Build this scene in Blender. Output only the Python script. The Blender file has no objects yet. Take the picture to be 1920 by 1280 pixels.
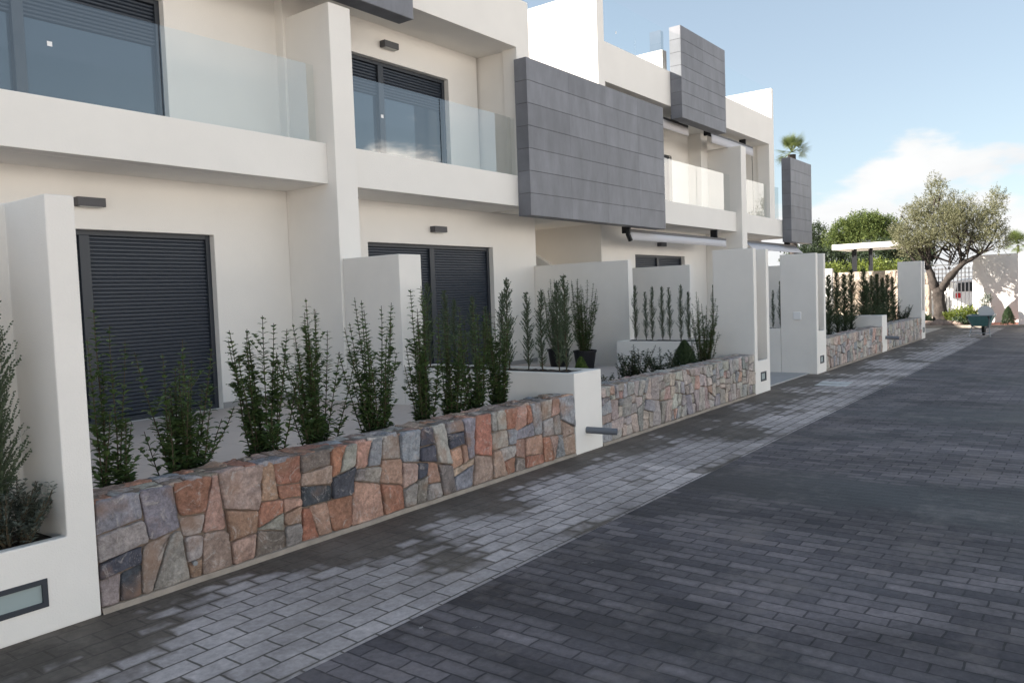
import bpy, bmesh, math, random
from mathutils import Vector, Matrix, noise
R = math.radians
sc = bpy.context.scene
# ---------------------------------------------------------------- camera
cam_d = bpy.data.cameras.new('camera'); cam = bpy.data.objects.new('camera', cam_d); sc.collection.objects.link(cam); sc.camera = cam
yaw, pitch, roll = 0.649730478, 0.0559404919, 0.0361560571
F = Vector((math.cos(yaw)*math.cos(pitch), math.sin(yaw)*math.cos(pitch), -math.sin(pitch)))
rr = Vector((math.sin(yaw), -math.cos(yaw), 0)); dd = F.cross(rr)
r2 = math.cos(roll)*rr + math.sin(roll)*dd; d2 = -math.sin(roll)*rr + math.cos(roll)*dd
m = Matrix((r2, -d2, -F)).transposed().to_4x4(); m.translation = Vector((0, 0, 1.6)); cam.matrix_world = m
cam_d.sensor_width = 36; cam_d.lens = 1481.61/1920*36; cam_d.clip_start = 0.05; cam_d.clip_end = 3000
# ---------------------------------------------------------------- light
SUN_EL, SUN_AZ = 25, (-0.60, 0.80)            # direction towards the sun: behind the camera's left, over the houses
world = bpy.data.worlds.new("World"); sc.world = world; world.use_nodes = True
nt = world.node_tree; nt.nodes.clear(); N = nt.nodes.new; L = nt.links.new
out = N('ShaderNodeOutputWorld'); bg = N('ShaderNodeBackground'); L(bg.outputs[0], out.inputs[0])
sky = N('ShaderNodeTexSky'); sky.sky_type = 'NISHITA'; sky.sun_disc = False
sky.sun_elevation = R(SUN_EL); sky.sun_rotation = math.atan2(SUN_AZ[0], SUN_AZ[1]); sky.air_density = 1.0; sky.dust_density = 0.4; sky.ozone_density = 1.2
SKY = 0.15
tc = N('ShaderNodeTexCoord'); sep = N('ShaderNodeSeparateXYZ'); L(tc.outputs['Generated'], sep.inputs[0])
mp = N('ShaderNodeMapping'); L(tc.outputs['Generated'], mp.inputs[0]); mp.inputs['Scale'].default_value = (1, 1, 2.6)
mp.inputs['Location'].default_value = (0.35, 0.1, 0.0)
n1 = N('ShaderNodeTexNoise'); L(mp.outputs[0], n1.inputs[0]); n1.inputs['Scale'].default_value = 5.0; n1.inputs['Detail'].default_value = 9; n1.inputs['Roughness'].default_value = .52
def wm(op, a, b=None, c=None, clamp=False):
    n = N('ShaderNodeMath'); n.operation = op; n.use_clamp = clamp
    for i, v in enumerate((a, b, c)):
        if v is None: continue
        if isinstance(v, (int, float)): n.inputs[i].default_value = v
        else: L(v, n.inputs[i])
    return n.outputs[0]
# cloud bank near the horizon: its top height wanders with a slow noise, soft wisps above
n2 = N('ShaderNodeTexNoise'); L(tc.outputs['Generated'], n2.inputs[0]); n2.inputs['Scale'].default_value = 1.6; n2.inputs['Detail'].default_value = 2
topz = wm('MULTIPLY_ADD', n2.outputs[0], 0.17, 0.005)
back = wm('MAXIMUM', wm('MULTIPLY', sep.outputs[1], -1.0), 0.0)          # unseen side away from the sun: bank raised and brightened to fill shaded facades
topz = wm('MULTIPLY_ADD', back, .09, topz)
h = wm('SUBTRACT', topz, sep.outputs[2])
h = wm('MULTIPLY', h, 6.0)
dens = wm('ADD', h, wm('MULTIPLY', wm('SUBTRACT', n1.outputs[0], .5), 1.6))
cm = N('ShaderNodeMapRange'); L(dens, cm.inputs[0]); cm.inputs[1].default_value = -.02; cm.inputs[2].default_value = .13; cm.interpolation_type = 'SMOOTHSTEP'
n3 = N('ShaderNodeTexNoise'); L(mp.outputs[0], n3.inputs[0]); n3.inputs['Scale'].default_value = 9; n3.inputs['Detail'].default_value = 6
cc = N('ShaderNodeMixRGB'); L(n3.outputs[0], cc.inputs[0]); cc.inputs[1].default_value = (1.40, 1.44, 1.5, 1); cc.inputs[2].default_value = (2.05, 2.04, 2.0, 1)
hs = N('ShaderNodeHueSaturation'); hs.inputs['Saturation'].default_value = .78; hs.inputs['Value'].default_value = 1; L(sky.outputs[0], hs.inputs['Color'])
gm = N('ShaderNodeGamma'); gm.inputs[1].default_value = .6; L(hs.outputs[0], gm.inputs[0]); st_ = N('ShaderNodeMixRGB'); st_.blend_type = 'MULTIPLY'; st_.inputs[0].default_value = 1; L(gm.outputs[0], st_.inputs[1]); st_.inputs[2].default_value = (.56, .61, .64, 1)
cb_ = N('ShaderNodeMixRGB'); cb_.blend_type = 'MULTIPLY'; cb_.inputs[0].default_value = 1; L(cc.outputs[0], cb_.inputs[1]); wcol = N('ShaderNodeMixRGB'); L(back, wcol.inputs[0]); wcol.inputs[1].default_value = (1, 1, 1, 1); wcol.inputs[2].default_value = (5.4, 5.0, 4.5, 1); L(wcol.outputs[0], cb_.inputs[2]); cc = cb_  # warm boost on the unseen clouds, added to light the facades
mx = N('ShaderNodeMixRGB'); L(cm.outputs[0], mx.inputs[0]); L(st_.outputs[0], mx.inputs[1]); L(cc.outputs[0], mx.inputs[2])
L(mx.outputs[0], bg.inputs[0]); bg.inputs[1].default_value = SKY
sun_d = bpy.data.lights.new('sun', 'SUN'); sun = bpy.data.objects.new('sun', sun_d); sc.collection.objects.link(sun)
sun_d.energy = 4.6; sun_d.angle = R(.5); sun_d.color = (1, .93, .84)
sv = Vector((SUN_AZ[0]*math.cos(R(SUN_EL)), SUN_AZ[1]*math.cos(R(SUN_EL)), math.sin(R(SUN_EL))))
sun.rotation_euler = sv.to_track_quat('Z', 'Y').to_euler()
sc.view_settings.view_transform = 'Standard'; sc.view_settings.look = 'None'; sc.view_settings.exposure = 1.9; sc.view_settings.gamma = 1
# ---------------------------------------------------------------- materials
def mat(name, col, rough=.8, noise_s=0, noise_a=0, bump=0, bump_s=40, spec=.3, metal=0, stain=None, col2=None):
    m_ = bpy.data.materials.new(name); m_.use_nodes = True; t = m_.node_tree; b = t.nodes['Principled BSDF']
    b.inputs['Roughness'].default_value = rough; b.inputs['Specular IOR Level'].default_value = spec; b.inputs['Metallic'].default_value = metal
    b.inputs['Base Color'].default_value = (*col, 1)
    geo = t.nodes.new('ShaderNodeNewGeometry')
    if noise_a:
        nz = t.nodes.new('ShaderNodeTexNoise'); nz.inputs['Scale'].default_value = noise_s; nz.inputs['Detail'].default_value = 6; nz.inputs['Roughness'].default_value = .6
        t.links.new(geo.outputs['Position'], nz.inputs[0])
        mr = t.nodes.new('ShaderNodeMapRange'); mr.inputs[1].default_value = .3; mr.inputs[2].default_value = .7
        t.links.new(nz.outputs[0], mr.inputs[0])
        mxn = t.nodes.new('ShaderNodeMixRGB'); t.links.new(mr.outputs[0], mxn.inputs[0])
        c2 = col2 or tuple(c*(1-noise_a) for c in col)
        mxn.inputs[1].default_value = (*col, 1); mxn.inputs[2].default_value = (*c2, 1)
        t.links.new(mxn.outputs[0], b.inputs['Base Color'])
    if bump:
        nb = t.nodes.new('ShaderNodeTexNoise'); nb.inputs['Scale'].default_value = bump_s; nb.inputs['Detail'].default_value = 5
        t.links.new(geo.outputs['Position'], nb.inputs[0])
        bp = t.nodes.new('ShaderNodeBump'); bp.inputs['Strength'].default_value = bump; bp.inputs['Distance'].default_value = .01
        t.links.new(nb.outputs[0], bp.inputs['Height']); t.links.new(bp.outputs[0], b.inputs['Normal'])
    return m_
M = {}
M['render'] = mat('white_render', (.81, .783, .74), .9, 1.3, .05, .25, 90, .2)
M['rough'] = mat('white_wall_paint', (.81, .78, .735), .9, 2.2, .06, .3, 120, .2)
M['clad'] = mat('grey_cladding', (.115, .122, .142), .6, 3, .25, .2, 60, .35)
M['frame'] = mat('anthracite_frame', (.030, .036, .046), .45, spec=.4)
M['slat'] = mat('anthracite_slats', (.030, .039, .055), .42, spec=.45)
M['lamp'] = mat('dark_grey_metal', (.07, .07, .078), .5, spec=.4)
M['lampglass'] = mat('frosted_lamp_glass', (.30, .36, .36), .35, spec=.5)
M['lampface'] = mat('pale_diffuser', (.5, .5, .48), .5)
M['tile'] = mat('terrace_tile_base', (.46, .43, .41), .6)
M['skirt'] = mat('skirting_tile', (.36, .35, .34), .5)
M['soil'] = mat('dark_soil', (.045, .036, .03), .95, 30, .5, 1, 60)
M['pinksoil'] = mat('red_gravel', (.42, .18, .13), .95, 20, .5, 1, 60)
M['concrete'] = mat('concrete_strip', (.36, .31, .26), .9, 8, .3, .6, 60)
M['mortar'] = mat('mortar', (.25, .195, .155), .95, 14, .4, .6, 60)
M['pipe'] = mat('grey_pipe', (.14, .15, .17), .5)
M['pipein'] = mat('pipe_inside', (.02, .02, .02), .9)
M['pot'] = mat('black_plastic', (.012, .012, .014), .5)
M['awn'] = mat('awning_fabric', (.52, .52, .55), .8)
M['black'] = mat('black_metal', (.012, .013, .016), .5)
M['sticker'] = mat('white_sticker', (.8, .8, .8), .5)
M['slab'] = mat('pale_stone_cover', (.62, .62, .60), .7, 9, .12, .2, 60)
M['trunk'] = mat('olive_bark', (.075, .062, .054), .95, 9, .6, 1, 24)
M['stem'] = mat('plant_stem', (.07, .055, .035), .9)
M['rock'] = mat('garden_rock', (.32, .24, .20), .9, 6, .35, .8, 25)
M['barrow'] = mat('green_tray', (.10, .21, .205), .5, 9, .25)
M['galv'] = mat('grey_steel_tube', (.30, .31, .32), .4, metal=.3)
M['tyre'] = mat('black_rubber', (.02, .02, .02), .8)
M['white'] = mat('white_paint', (.80, .80, .80), .5)
M['vanwin'] = mat('dark_window', (.03, .035, .04), .15, spec=.6)
M['doorglass'] = mat('dark_door_glass', (.03, .045, .06), .04, spec=1.0)
M['red'] = mat('red_lens', (.45, .02, .03), .3)
M['canopy'] = mat('canopy_white', (.80, .78, .74), .7)
M['bars'] = mat('gate_bars_grey', (.10, .10, .11), .5)
M['parcel'] = mat('pale_board', (.55, .54, .53), .7)
def leafmat(name, a, b, trans=.25, rough=.5):
    m_ = bpy.data.materials.new(name); m_.use_nodes = True; t = m_.node_tree; p = t.nodes['Principled BSDF']
    g = t.nodes.new('ShaderNodeNewGeometry'); cr = t.nodes.new('ShaderNodeMixRGB'); t.links.new(g.outputs['Random Per Island'], cr.inputs[0])
    cr.inputs[1].default_value = (*a, 1); cr.inputs[2].default_value = (*b, 1); t.links.new(cr.outputs[0], p.inputs['Base Color'])
    p.inputs['Roughness'].default_value = rough; p.inputs['Specular IOR Level'].default_value = .35
    tr = t.nodes.new('ShaderNodeBsdfTranslucent'); t.links.new(cr.outputs[0], tr.inputs[0]); ms = t.nodes.new('ShaderNodeMixShader'); ms.inputs[0].default_value = trans
    t.links.new(p.outputs[0], ms.inputs[1]); t.links.new(tr.outputs[0], ms.inputs[2]); t.links.new(ms.outputs[0], t.nodes['Material Output'].inputs[0]); return m_
M['leaf'] = leafmat('shrub_leaf', (.050, .092, .032), (.115, .175, .060))
M['leafdark'] = leafmat('dark_leaf', (.026, .046, .022), (.06, .09, .04))
M['conif'] = leafmat('conifer_spray', (.05, .075, .042), (.105, .135, .08), .15, .8)
M['conifg'] = leafmat('conifer_green', (.04, .08, .02), (.09, .14, .03), .2, .8)
M['grey'] = leafmat('grey_leaf', (.10, .12, .095), (.17, .19, .155), .2)
M['olive'] = leafmat('olive_leaf', (.10, .108, .05), (.25, .24, .14), .35)
M['pine'] = leafmat('pine_needles', (.05, .082, .02), (.135, .165, .04), .2, .8)
M['pined'] = leafmat('dark_tree_leaf', (.02, .035, .018), (.05, .07, .03), .15, .8)
M['palm'] = leafmat('palm_leaf', (.07, .10, .03), (.15, .18, .06), .25)
M['ygreen'] = leafmat('yellow_green_leaf', (.09, .12, .02), (.20, .24, .045), .3)
# glass
g_ = bpy.data.materials.new('balcony_glass'); g_.use_nodes = True; t = g_.node_tree; t.nodes.clear()
o_ = t.nodes.new('ShaderNodeOutputMaterial'); ms = t.nodes.new('ShaderNodeMixShader'); tr = t.nodes.new('ShaderNodeBsdfTransparent'); tr.inputs[0].default_value = (.95, .967, .965, 1)
gl = t.nodes.new('ShaderNodeBsdfGlossy'); gl.inputs['Roughness'].default_value = .0; gl.inputs[0].default_value = (1, 1, 1, 1)
fr = t.nodes.new('ShaderNodeFresnel'); fr.inputs[0].default_value = 1.55
gg = t.nodes.new('ShaderNodeNewGeometry'); iv = t.nodes.new('ShaderNodeMath'); iv.operation = 'SUBTRACT'; iv.inputs[0].default_value = 1; t.links.new(gg.outputs['Backfacing'], iv.inputs[1])
iv2 = t.nodes.new('ShaderNodeMath'); iv2.operation = 'MULTIPLY'; t.links.new(fr.outputs[0], iv2.inputs[0]); t.links.new(iv.outputs[0], iv2.inputs[1])
iv3 = t.nodes.new('ShaderNodeMath'); iv3.operation = 'MULTIPLY'; iv3.use_clamp = True; t.links.new(iv2.outputs[0], iv3.inputs[0]); iv3.inputs[1].default_value = 2.5   # both faces of the pane reflect
iv4 = t.nodes.new('ShaderNodeMath'); iv4.operation = 'MINIMUM'; iv4.inputs[1].default_value = .26; t.links.new(iv3.outputs[0], iv4.inputs[0]); t.links.new(iv4.outputs[0], ms.inputs[0]); t.links.new(tr.outputs[0], ms.inputs[1]); t.links.new(gl.outputs[0], ms.inputs[2]); t.links.new(ms.outputs[0], o_.inputs[0])
M['glass'] = g_
# paving: rotated brick pattern, stones with their own tone, wet patches leave dry stone centres
def paving(name, along_x, bw, bh, dry1, dry2, wet, mort, wet_lo, wet_hi, nscale, gloss_wet=.35, ms_=.007, streak=(1, 1, 1), smudge=0, dust=(.24, .205, .175), warp=.012, chipt=.70, bands=None, joint=.74):
    m_ = bpy.data.materials.new(name); m_.use_nodes = True; t = m_.node_tree; b = t.nodes['Principled BSDF']; K = t.nodes.new; l = t.links.new
    g = K('ShaderNodeNewGeometry'); mpp = K('ShaderNodeMapping'); l(g.outputs['Position'], mpp.inputs[0])
    if not along_x: mpp.inputs['Rotation'].default_value = (0, 0, R(90))
    nd = K('ShaderNodeTexNoise'); nd.inputs['Scale'].default_value = 9; l(g.outputs['Position'], nd.inputs[0])
    vs = K('ShaderNodeVectorMath'); vs.operation = 'MULTIPLY_ADD'; l(nd.outputs['Color'], vs.inputs[0]); vs.inputs[1].default_value = (warp, warp, 0); l(mpp.outputs[0], vs.inputs[2])
    br = K('ShaderNodeTexBrick'); l(vs.outputs[0], br.inputs[0]); br.offset = .5
    br.inputs['Scale'].default_value = 1; br.inputs['Brick Width'].default_value = bw; br.inputs['Row Height'].default_value = bh
    br.inputs['Mortar Size'].default_value = ms_; br.inputs['Mortar Smooth'].default_value = .3
    br.inputs['Color1'].default_value = (*dry1, 1); br.inputs['Color2'].default_value = (*dry2, 1); br.inputs['Mortar'].default_value = (*mort, 1)
    br2 = K('ShaderNodeTexBrick'); l(vs.outputs[0], br2.inputs[0]); br2.offset = .5      # wide soft edge of each stone
    br2.inputs['Scale'].default_value = 1; br2.inputs['Brick Width'].default_value = bw; br2.inputs['Row Height'].default_value = bh
    br2.inputs['Mortar Size'].default_value = .045; br2.inputs['Mortar Smooth'].default_value = 1
    br2.inputs['Color1'].default_value = (0, 0, 0, 1); br2.inputs['Color2'].default_value = (1, 1, 1, 1)
    wn = K('ShaderNodeTexNoise'); mp3 = K('ShaderNodeMapping'); mp3.inputs['Scale'].default_value = streak; l(g.outputs['Position'], mp3.inputs[0]); l(mp3.outputs[0], wn.inputs[0])
    wn.inputs['Scale'].default_value = nscale; wn.inputs['Detail'].default_value = 5; wn.inputs['Roughness'].default_value = .58
    def mth(op, a, c, d=None):
        n = K('ShaderNodeMath'); n.operation = op
        for i, v in enumerate((a, c, d)):
            if v is None: continue
            if isinstance(v, (int, float)): n.inputs[i].default_value = v
            else: l(v, n.inputs[i])
        return n.outputs[0]
    s = mth('MULTIPLY_ADD', br2.outputs['Fac'], .10, wn.outputs[0])
    s = mth('MULTIPLY_ADD', br2.outputs['Color'], .09, s)
    if smudge:   # damp ground along the foot of the wall
        sp = K('ShaderNodeSeparateXYZ'); l(g.outputs['Position'], sp.inputs[0])
        mr0 = K('ShaderNodeMapRange'); l(sp.outputs[1], mr0.inputs[0]); mr0.inputs[1].default_value = 3.35; mr0.inputs[2].default_value = 4.3; mr0.inputs[3].default_value = 0; mr0.inputs[4].default_value = smudge
        s = mth('ADD', s, mr0.outputs[0])
    if bands:    # shallow dips across the road that stay damp, and a dusty strip between them
        sp = K('ShaderNodeSeparateXYZ'); l(g.outputs['Position'], sp.inputs[0])
        bn = K('ShaderNodeTexNoise'); bn.inputs['Scale'].default_value = .9; bn.inputs['Detail'].default_value = 5; l(g.outputs['Position'], bn.inputs[0])
        xx = mth('ADD', sp.outputs[0], mth('MULTIPLY_ADD', bn.outputs[0], 1.6, -.8))
        for (c_, w_, a_) in bands:
            q = mth('DIVIDE', mth('SUBTRACT', xx, c_), w_); q = mth('MULTIPLY', q, q); q = mth('DIVIDE', a_, mth('ADD', mth('MULTIPLY', q, q), 1.0)); s = mth('ADD', s, q)
    wr = K('ShaderNodeMapRange'); l(s, wr.inputs[0]); wr.inputs[1].default_value = wet_lo; wr.inputs[2].default_value = wet_hi
    fine = K('ShaderNodeTexNoise'); fine.inputs['Scale'].default_value = 26; fine.inputs['Detail'].default_value = 8; fine.inputs['Roughness'].default_value = .7; l(g.outputs['Position'], fine.inputs[0])
    fr_ = K('ShaderNodeMapRange'); l(fine.outputs[0], fr_.inputs[0]); fr_.inputs[1].default_value = .25; fr_.inputs[2].default_value = .75; fr_.inputs[3].default_value = .68; fr_.inputs[4].default_value = 1.3
    mm = K('ShaderNodeMixRGB'); l(wr.outputs[0], mm.inputs[0]); l(br.outputs['Color'], mm.inputs[1]); mm.inputs[2].default_value = (*wet, 1)
    mu = K('ShaderNodeMixRGB'); mu.blend_type = 'MULTIPLY'; mu.inputs[0].default_value = 1; l(mm.outputs[0], mu.inputs[1]); l(fr_.outputs[0], mu.inputs[2])
    # chips and dust of pale stone
    sc_ = K('ShaderNodeTexNoise'); sc_.inputs['Scale'].default_value = 5; sc_.inputs['Detail'].default_value = 12; sc_.inputs['Roughness'].default_value = .75; l(vs.outputs[0], sc_.inputs[0])
    cr = K('ShaderNodeMapRange'); l(sc_.outputs[0], cr.inputs[0]); cr.inputs[1].default_value = chipt; cr.inputs[2].default_value = chipt+.03
    mc = K('ShaderNodeMixRGB'); l(cr.outputs[0], mc.inputs[0]); l(mu.outputs[0], mc.inputs[1]); mc.inputs[2].default_value = (.30, .28, .27, 1)
    big = K('ShaderNodeTexNoise'); big.inputs['Scale'].default_value = .75; big.inputs['Detail'].default_value = 7; big.inputs['Roughness'].default_value = .62; big.inputs['Distortion'].default_value = .6
    mp4 = K('ShaderNodeMapping'); mp4.inputs['Scale'].default_value = (1.5, .8, 1); mp4.inputs['Location'].default_value = (3.1, 7.7, 0); l(g.outputs['Position'], mp4.inputs[0]); l(mp4.outputs[0], big.inputs[0])
    b1 = K('ShaderNodeMapRange'); l(big.outputs[0], b1.inputs[0]); b1.inputs[1].default_value = .34; b1.inputs[2].default_value = .66; b1.inputs[3].default_value = .62; b1.inputs[4].default_value = 1.38
    m5 = K('ShaderNodeMixRGB'); m5.blend_type = 'MULTIPLY'; m5.inputs[0].default_value = 1; l(mc.outputs[0], m5.inputs[1]); l(b1.outputs[0], m5.inputs[2])
    du = K('ShaderNodeTexNoise'); du.inputs['Scale'].default_value = 1.7; du.inputs['Detail'].default_value = 10; du.inputs['Roughness'].default_value = .7; l(g.outputs['Position'], du.inputs[0])
    d1 = K('ShaderNodeMapRange'); l(du.outputs[0], d1.inputs[0]); d1.inputs[1].default_value = .52; d1.inputs[2].default_value = .72; d1.inputs[4].default_value = .55
    m6 = K('ShaderNodeMixRGB'); l(d1.outputs[0], m6.inputs[0]); l(m5.outputs[0], m6.inputs[1]); m6.inputs[2].default_value = (*dust, 1)
    jf = K('ShaderNodeMapRange'); l(br.outputs['Fac'], jf.inputs[0]); jf.inputs[3].default_value = 1.0; jf.inputs[4].default_value = joint
    m7 = K('ShaderNodeMixRGB'); m7.blend_type = 'MULTIPLY'; m7.inputs[0].default_value = 1; l(m6.outputs[0], m7.inputs[1]); l(jf.outputs[0], m7.inputs[2])
    l(m7.outputs[0], b.inputs['Base Color'])
    rg = K('ShaderNodeMapRange'); l(wr.outputs[0], rg.inputs[0]); rg.inputs[3].default_value = .8; rg.inputs[4].default_value = gloss_wet; l(rg.outputs[0], b.inputs['Roughness'])
    b.inputs['Specular IOR Level'].default_value = .3
    ht = mth('MULTIPLY_ADD', br.outputs['Fac'], -1.0, mth('MULTIPLY', fine.outputs[0], .45))
    ht = mth('MULTIPLY_ADD', br2.outputs['Color'], .25, ht)
    bp = K('ShaderNodeBump'); bp.inputs['Strength'].default_value = .4; bp.inputs['Distance'].default_value = .008; l(ht, bp.inputs['Height']); l(bp.outputs[0], b.inputs['Normal'])
    return m_
M['side'] = paving('sidewalk_pavers', True, .222, .135, (.47, .415, .395), (.37, .325, .31), (.125, .104, .086), (.17, .15, .13), .60, .69, 1.0, .65, smudge=.25)
M['road'] = paving('road_pavers', False, .235, .098, (.190, .165, .165), (.092, .082, .089), (.036, .032, .034), (.065, .058, .060), .52, .74, .8, .5, .006, (1.0, .35, 1), dust=(.25, .21, .19), warp=.020, chipt=.65, bands=((6.35, .42, .17), (7.7, .7, -.13), (2.9, .5, .12), (11.3, .5, .10), (4.4, .6, -.05)), joint=.92)
# terrace tiles
def tiles(name, c1, c2, w):
    m_ = bpy.data.materials.new(name); m_.use_nodes = True; t = m_.node_tree; b = t.nodes['Principled BSDF']; K = t.nodes.new; l = t.links.new
    g = K('ShaderNodeNewGeometry'); br = K('ShaderNodeTexBrick'); l(g.outputs['Position'], br.inputs[0]); br.offset = 0
    br.inputs['Scale'].default_value = 1; br.inputs['Brick Width'].default_value = w; br.inputs['Row Height'].default_value = w; br.inputs['Mortar Size'].default_value = .002
    br.inputs['Color1'].default_value = (*c1, 1); br.inputs['Color2'].default_value = (*c2, 1); br.inputs['Mortar'].default_value = tuple(x*.6 for x in c1)+(1,)
    n = K('ShaderNodeTexNoise'); n.inputs['Scale'].default_value = 4; n.inputs['Detail'].default_value = 7; l(g.outputs['Position'], n.inputs[0])
    mr = K('ShaderNodeMapRange'); l(n.outputs[0], mr.inputs[0]); mr.inputs[3].default_value = .85; mr.inputs[4].default_value = 1.1
    mu = K('ShaderNodeMixRGB'); mu.blend_type = 'MULTIPLY'; mu.inputs[0].default_value = 1; l(br.outputs[0], mu.inputs[1]); l(mr.outputs[0], mu.inputs[2]); l(mu.outputs[0], b.inputs['Base Color'])
    b.inputs['Roughness'].default_value = .55; return m_
M['tile'] = tiles('terrace_tiles', (.58, .505, .46), (.55, .48, .44), .45)
M['path'] = tiles('entry_tiles', (.38, .38, .385), (.36, .36, .365), .6)
# stones: base colour from the stone's own attribute, veins and stains from noise
def stonemat(name, mute=0.0):
    m_ = bpy.data.materials.new(name); m_.use_nodes = True; t = m_.node_tree; b = t.nodes['Principled BSDF']; K = t.nodes.new; l = t.links.new
    at = K('ShaderNodeAttribute'); at.attribute_name = 'stone'; g = K('ShaderNodeNewGeometry')
    off = K('ShaderNodeVectorMath'); off.operation = 'MULTIPLY_ADD'; l(at.outputs['Color'], off.inputs[0]); off.inputs[1].default_value = (37, 53, 71); l(g.outputs['Position'], off.inputs[2])
    n = K('ShaderNodeTexNoise'); n.inputs['Scale'].default_value = 5; n.inputs['Detail'].default_value = 9; n.inputs['Roughness'].default_value = .68; n.inputs['Distortion'].default_value = 1.2; l(off.outputs[0], n.inputs[0])
    mr = K('ShaderNodeMapRange'); l(n.outputs[0], mr.inputs[0]); mr.inputs[1].default_value = .3; mr.inputs[2].default_value = .7; mr.inputs[3].default_value = .55; mr.inputs[4].default_value = 1.3
    fn = K('ShaderNodeTexNoise'); fn.inputs['Scale'].default_value = 38; fn.inputs['Detail'].default_value = 8; fn.inputs['Roughness'].default_value = .75; l(off.outputs[0], fn.inputs[0])
    fm = K('ShaderNodeMapRange'); l(fn.outputs[0], fm.inputs[0]); fm.inputs[1].default_value = .32; fm.inputs[2].default_value = .68; fm.inputs[3].default_value = .62; fm.inputs[4].default_value = 1.35
    fx = K('ShaderNodeMath'); fx.operation = 'MULTIPLY'; l(mr.outputs[0], fx.inputs[0]); l(fm.outputs[0], fx.inputs[1])
    mu = K('ShaderNodeMixRGB'); mu.blend_type = 'MULTIPLY'; mu.inputs[0].default_value = 1; l(at.outputs['Color'], mu.inputs[1]); l(fx.outputs[0], mu.inputs[2])
    # rusty / grey secondary staining
    n2_ = K('ShaderNodeTexNoise'); n2_.inputs['Scale'].default_value = 3.2; n2_.inputs['Detail'].default_value = 6; l(off.outputs[0], n2_.inputs[0])
    r2_ = K('ShaderNodeMapRange'); l(n2_.outputs[0], r2_.inputs[0]); r2_.inputs[1].default_value = .54; r2_.inputs[2].default_value = .68; r2_.inputs[4].default_value = .75*(1-mute)
    m2_ = K('ShaderNodeMixRGB'); l(r2_.outputs[0], m2_.inputs[0]); l(mu.outputs[0], m2_.inputs[1]); m2_.inputs[2].default_value = ((.36, .22, .15, 1) if not mute else (.38, .31, .26, 1))
    # white veins
    wv = K('ShaderNodeTexNoise'); wv.inputs['Scale'].default_value = 7; wv.inputs['Detail'].default_value = 12; wv.inputs['Roughness'].default_value = .78; wv.inputs['Distortion'].default_value = 2.5; l(off.outputs[0], wv.inputs[0])
    r3 = K('ShaderNodeMapRange'); l(wv.outputs[0], r3.inputs[0]); r3.inputs[1].default_value = .545; r3.inputs[2].default_value = .63; r3.inputs[4].default_value = .62
    m3 = K('ShaderNodeMixRGB'); l(r3.outputs[0], m3.inputs[0]); l(m2_.outputs[0], m3.inputs[1]); m3.inputs[2].default_value = (.60, .54, .50, 1); l(m3.outputs[0], b.inputs['Base Color'])
    bp = K('ShaderNodeBump'); bp.inputs['Strength'].default_value = 1; bp.inputs['Distance'].default_value = .03; bh = K('ShaderNodeMath'); bh.operation = 'MULTIPLY_ADD'; l(fn.outputs[0], bh.inputs[0]); bh.inputs[1].default_value = .35; l(wv.outputs[0], bh.inputs[2]); l(bh.outputs[0], bp.inputs['Height']); l(bp.outputs[0], b.inputs['Normal'])
    b.inputs['Roughness'].default_value = .8; b.inputs['Specular IOR Level'].default_value = .3
    return m_
M['stone'] = stonemat('rubble_stone'); M['stone2'] = stonemat('pale_rubble_stone', .5)
# cladding: each tile a slightly different grey
def cladmat(w, x0):
    m_ = bpy.data.materials.new('cladding_tiles'); m_.use_nodes = True; t = m_.node_tree; b = t.nodes['Principled BSDF']; K = t.nodes.new; l = t.links.new
    g = K('ShaderNodeNewGeometry'); n = K('ShaderNodeTexNoise'); n.inputs['Scale'].default_value = 1.6; n.inputs['Detail'].default_value = 8; n.inputs['Roughness'].default_value = .65
    mp_ = K('ShaderNodeMapping'); mp_.inputs['Scale'].default_value = (2.2, 1, .8); l(g.outputs['Position'], mp_.inputs[0]); l(mp_.outputs[0], n.inputs[0])
    mr = K('ShaderNodeMapRange'); l(n.outputs[0], mr.inputs[0]); mr.inputs[1].default_value = .3; mr.inputs[2].default_value = .7; mr.inputs[3].default_value = .78; mr.inputs[4].default_value = 1.18
    ri = K('ShaderNodeMapRange'); l(g.outputs['Random Per Island'], ri.inputs[0]); ri.inputs[3].default_value = .88; ri.inputs[4].default_value = 1.1
    m1 = K('ShaderNodeMath'); m1.operation = 'MULTIPLY'; l(mr.outputs[0], m1.inputs[0]); l(ri.outputs[0], m1.inputs[1])
    mu = K('ShaderNodeMixRGB'); mu.blend_type = 'MULTIPLY'; mu.inputs[0].default_value = 1; mu.inputs[1].default_value = (.165, .170, .190, 1); l(m1.outputs[0], mu.inputs[2]); l(mu.outputs[0], b.inputs['Base Color'])
    b.inputs['Roughness'].default_value = .55; return m_
M['clad'] = cladmat(1.2, 0)
# ---------------------------------------------------------------- builders
def tag(o, label=None, cat=None, group=None, kind=None):
    if label: o['label'] = label
    if cat: o['category'] = cat
    if group: o['group'] = group
    if kind: o['kind'] = kind
    return o
def empty(name, loc, label, cat, group=None, rz=0):
    o = bpy.data.objects.new(name, None); sc.collection.objects.link(o); o.location = loc; o.rotation_euler = (0, 0, rz); o.empty_display_size = .1
    return tag(o, label, cat, group)
def link(name, me, m_, parent=None, origin=(0, 0, 0), bevel=0, smooth=False):
    o = bpy.data.objects.new(name, me); sc.collection.objects.link(o)
    if m_: me.materials.append(M[m_] if isinstance(m_, str) else m_)
    if smooth: me.polygons.foreach_set('use_smooth', [True]*len(me.polygons))
    p = Vector(origin)
    if parent: o.parent = parent; o.location = p
    else: o.location = p
    if bevel:
        b = o.modifiers.new('bevel', 'BEVEL'); b.width = bevel; b.segments = 2; b.limit_method = 'ANGLE'; b.angle_limit = R(40)
    return o
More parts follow.
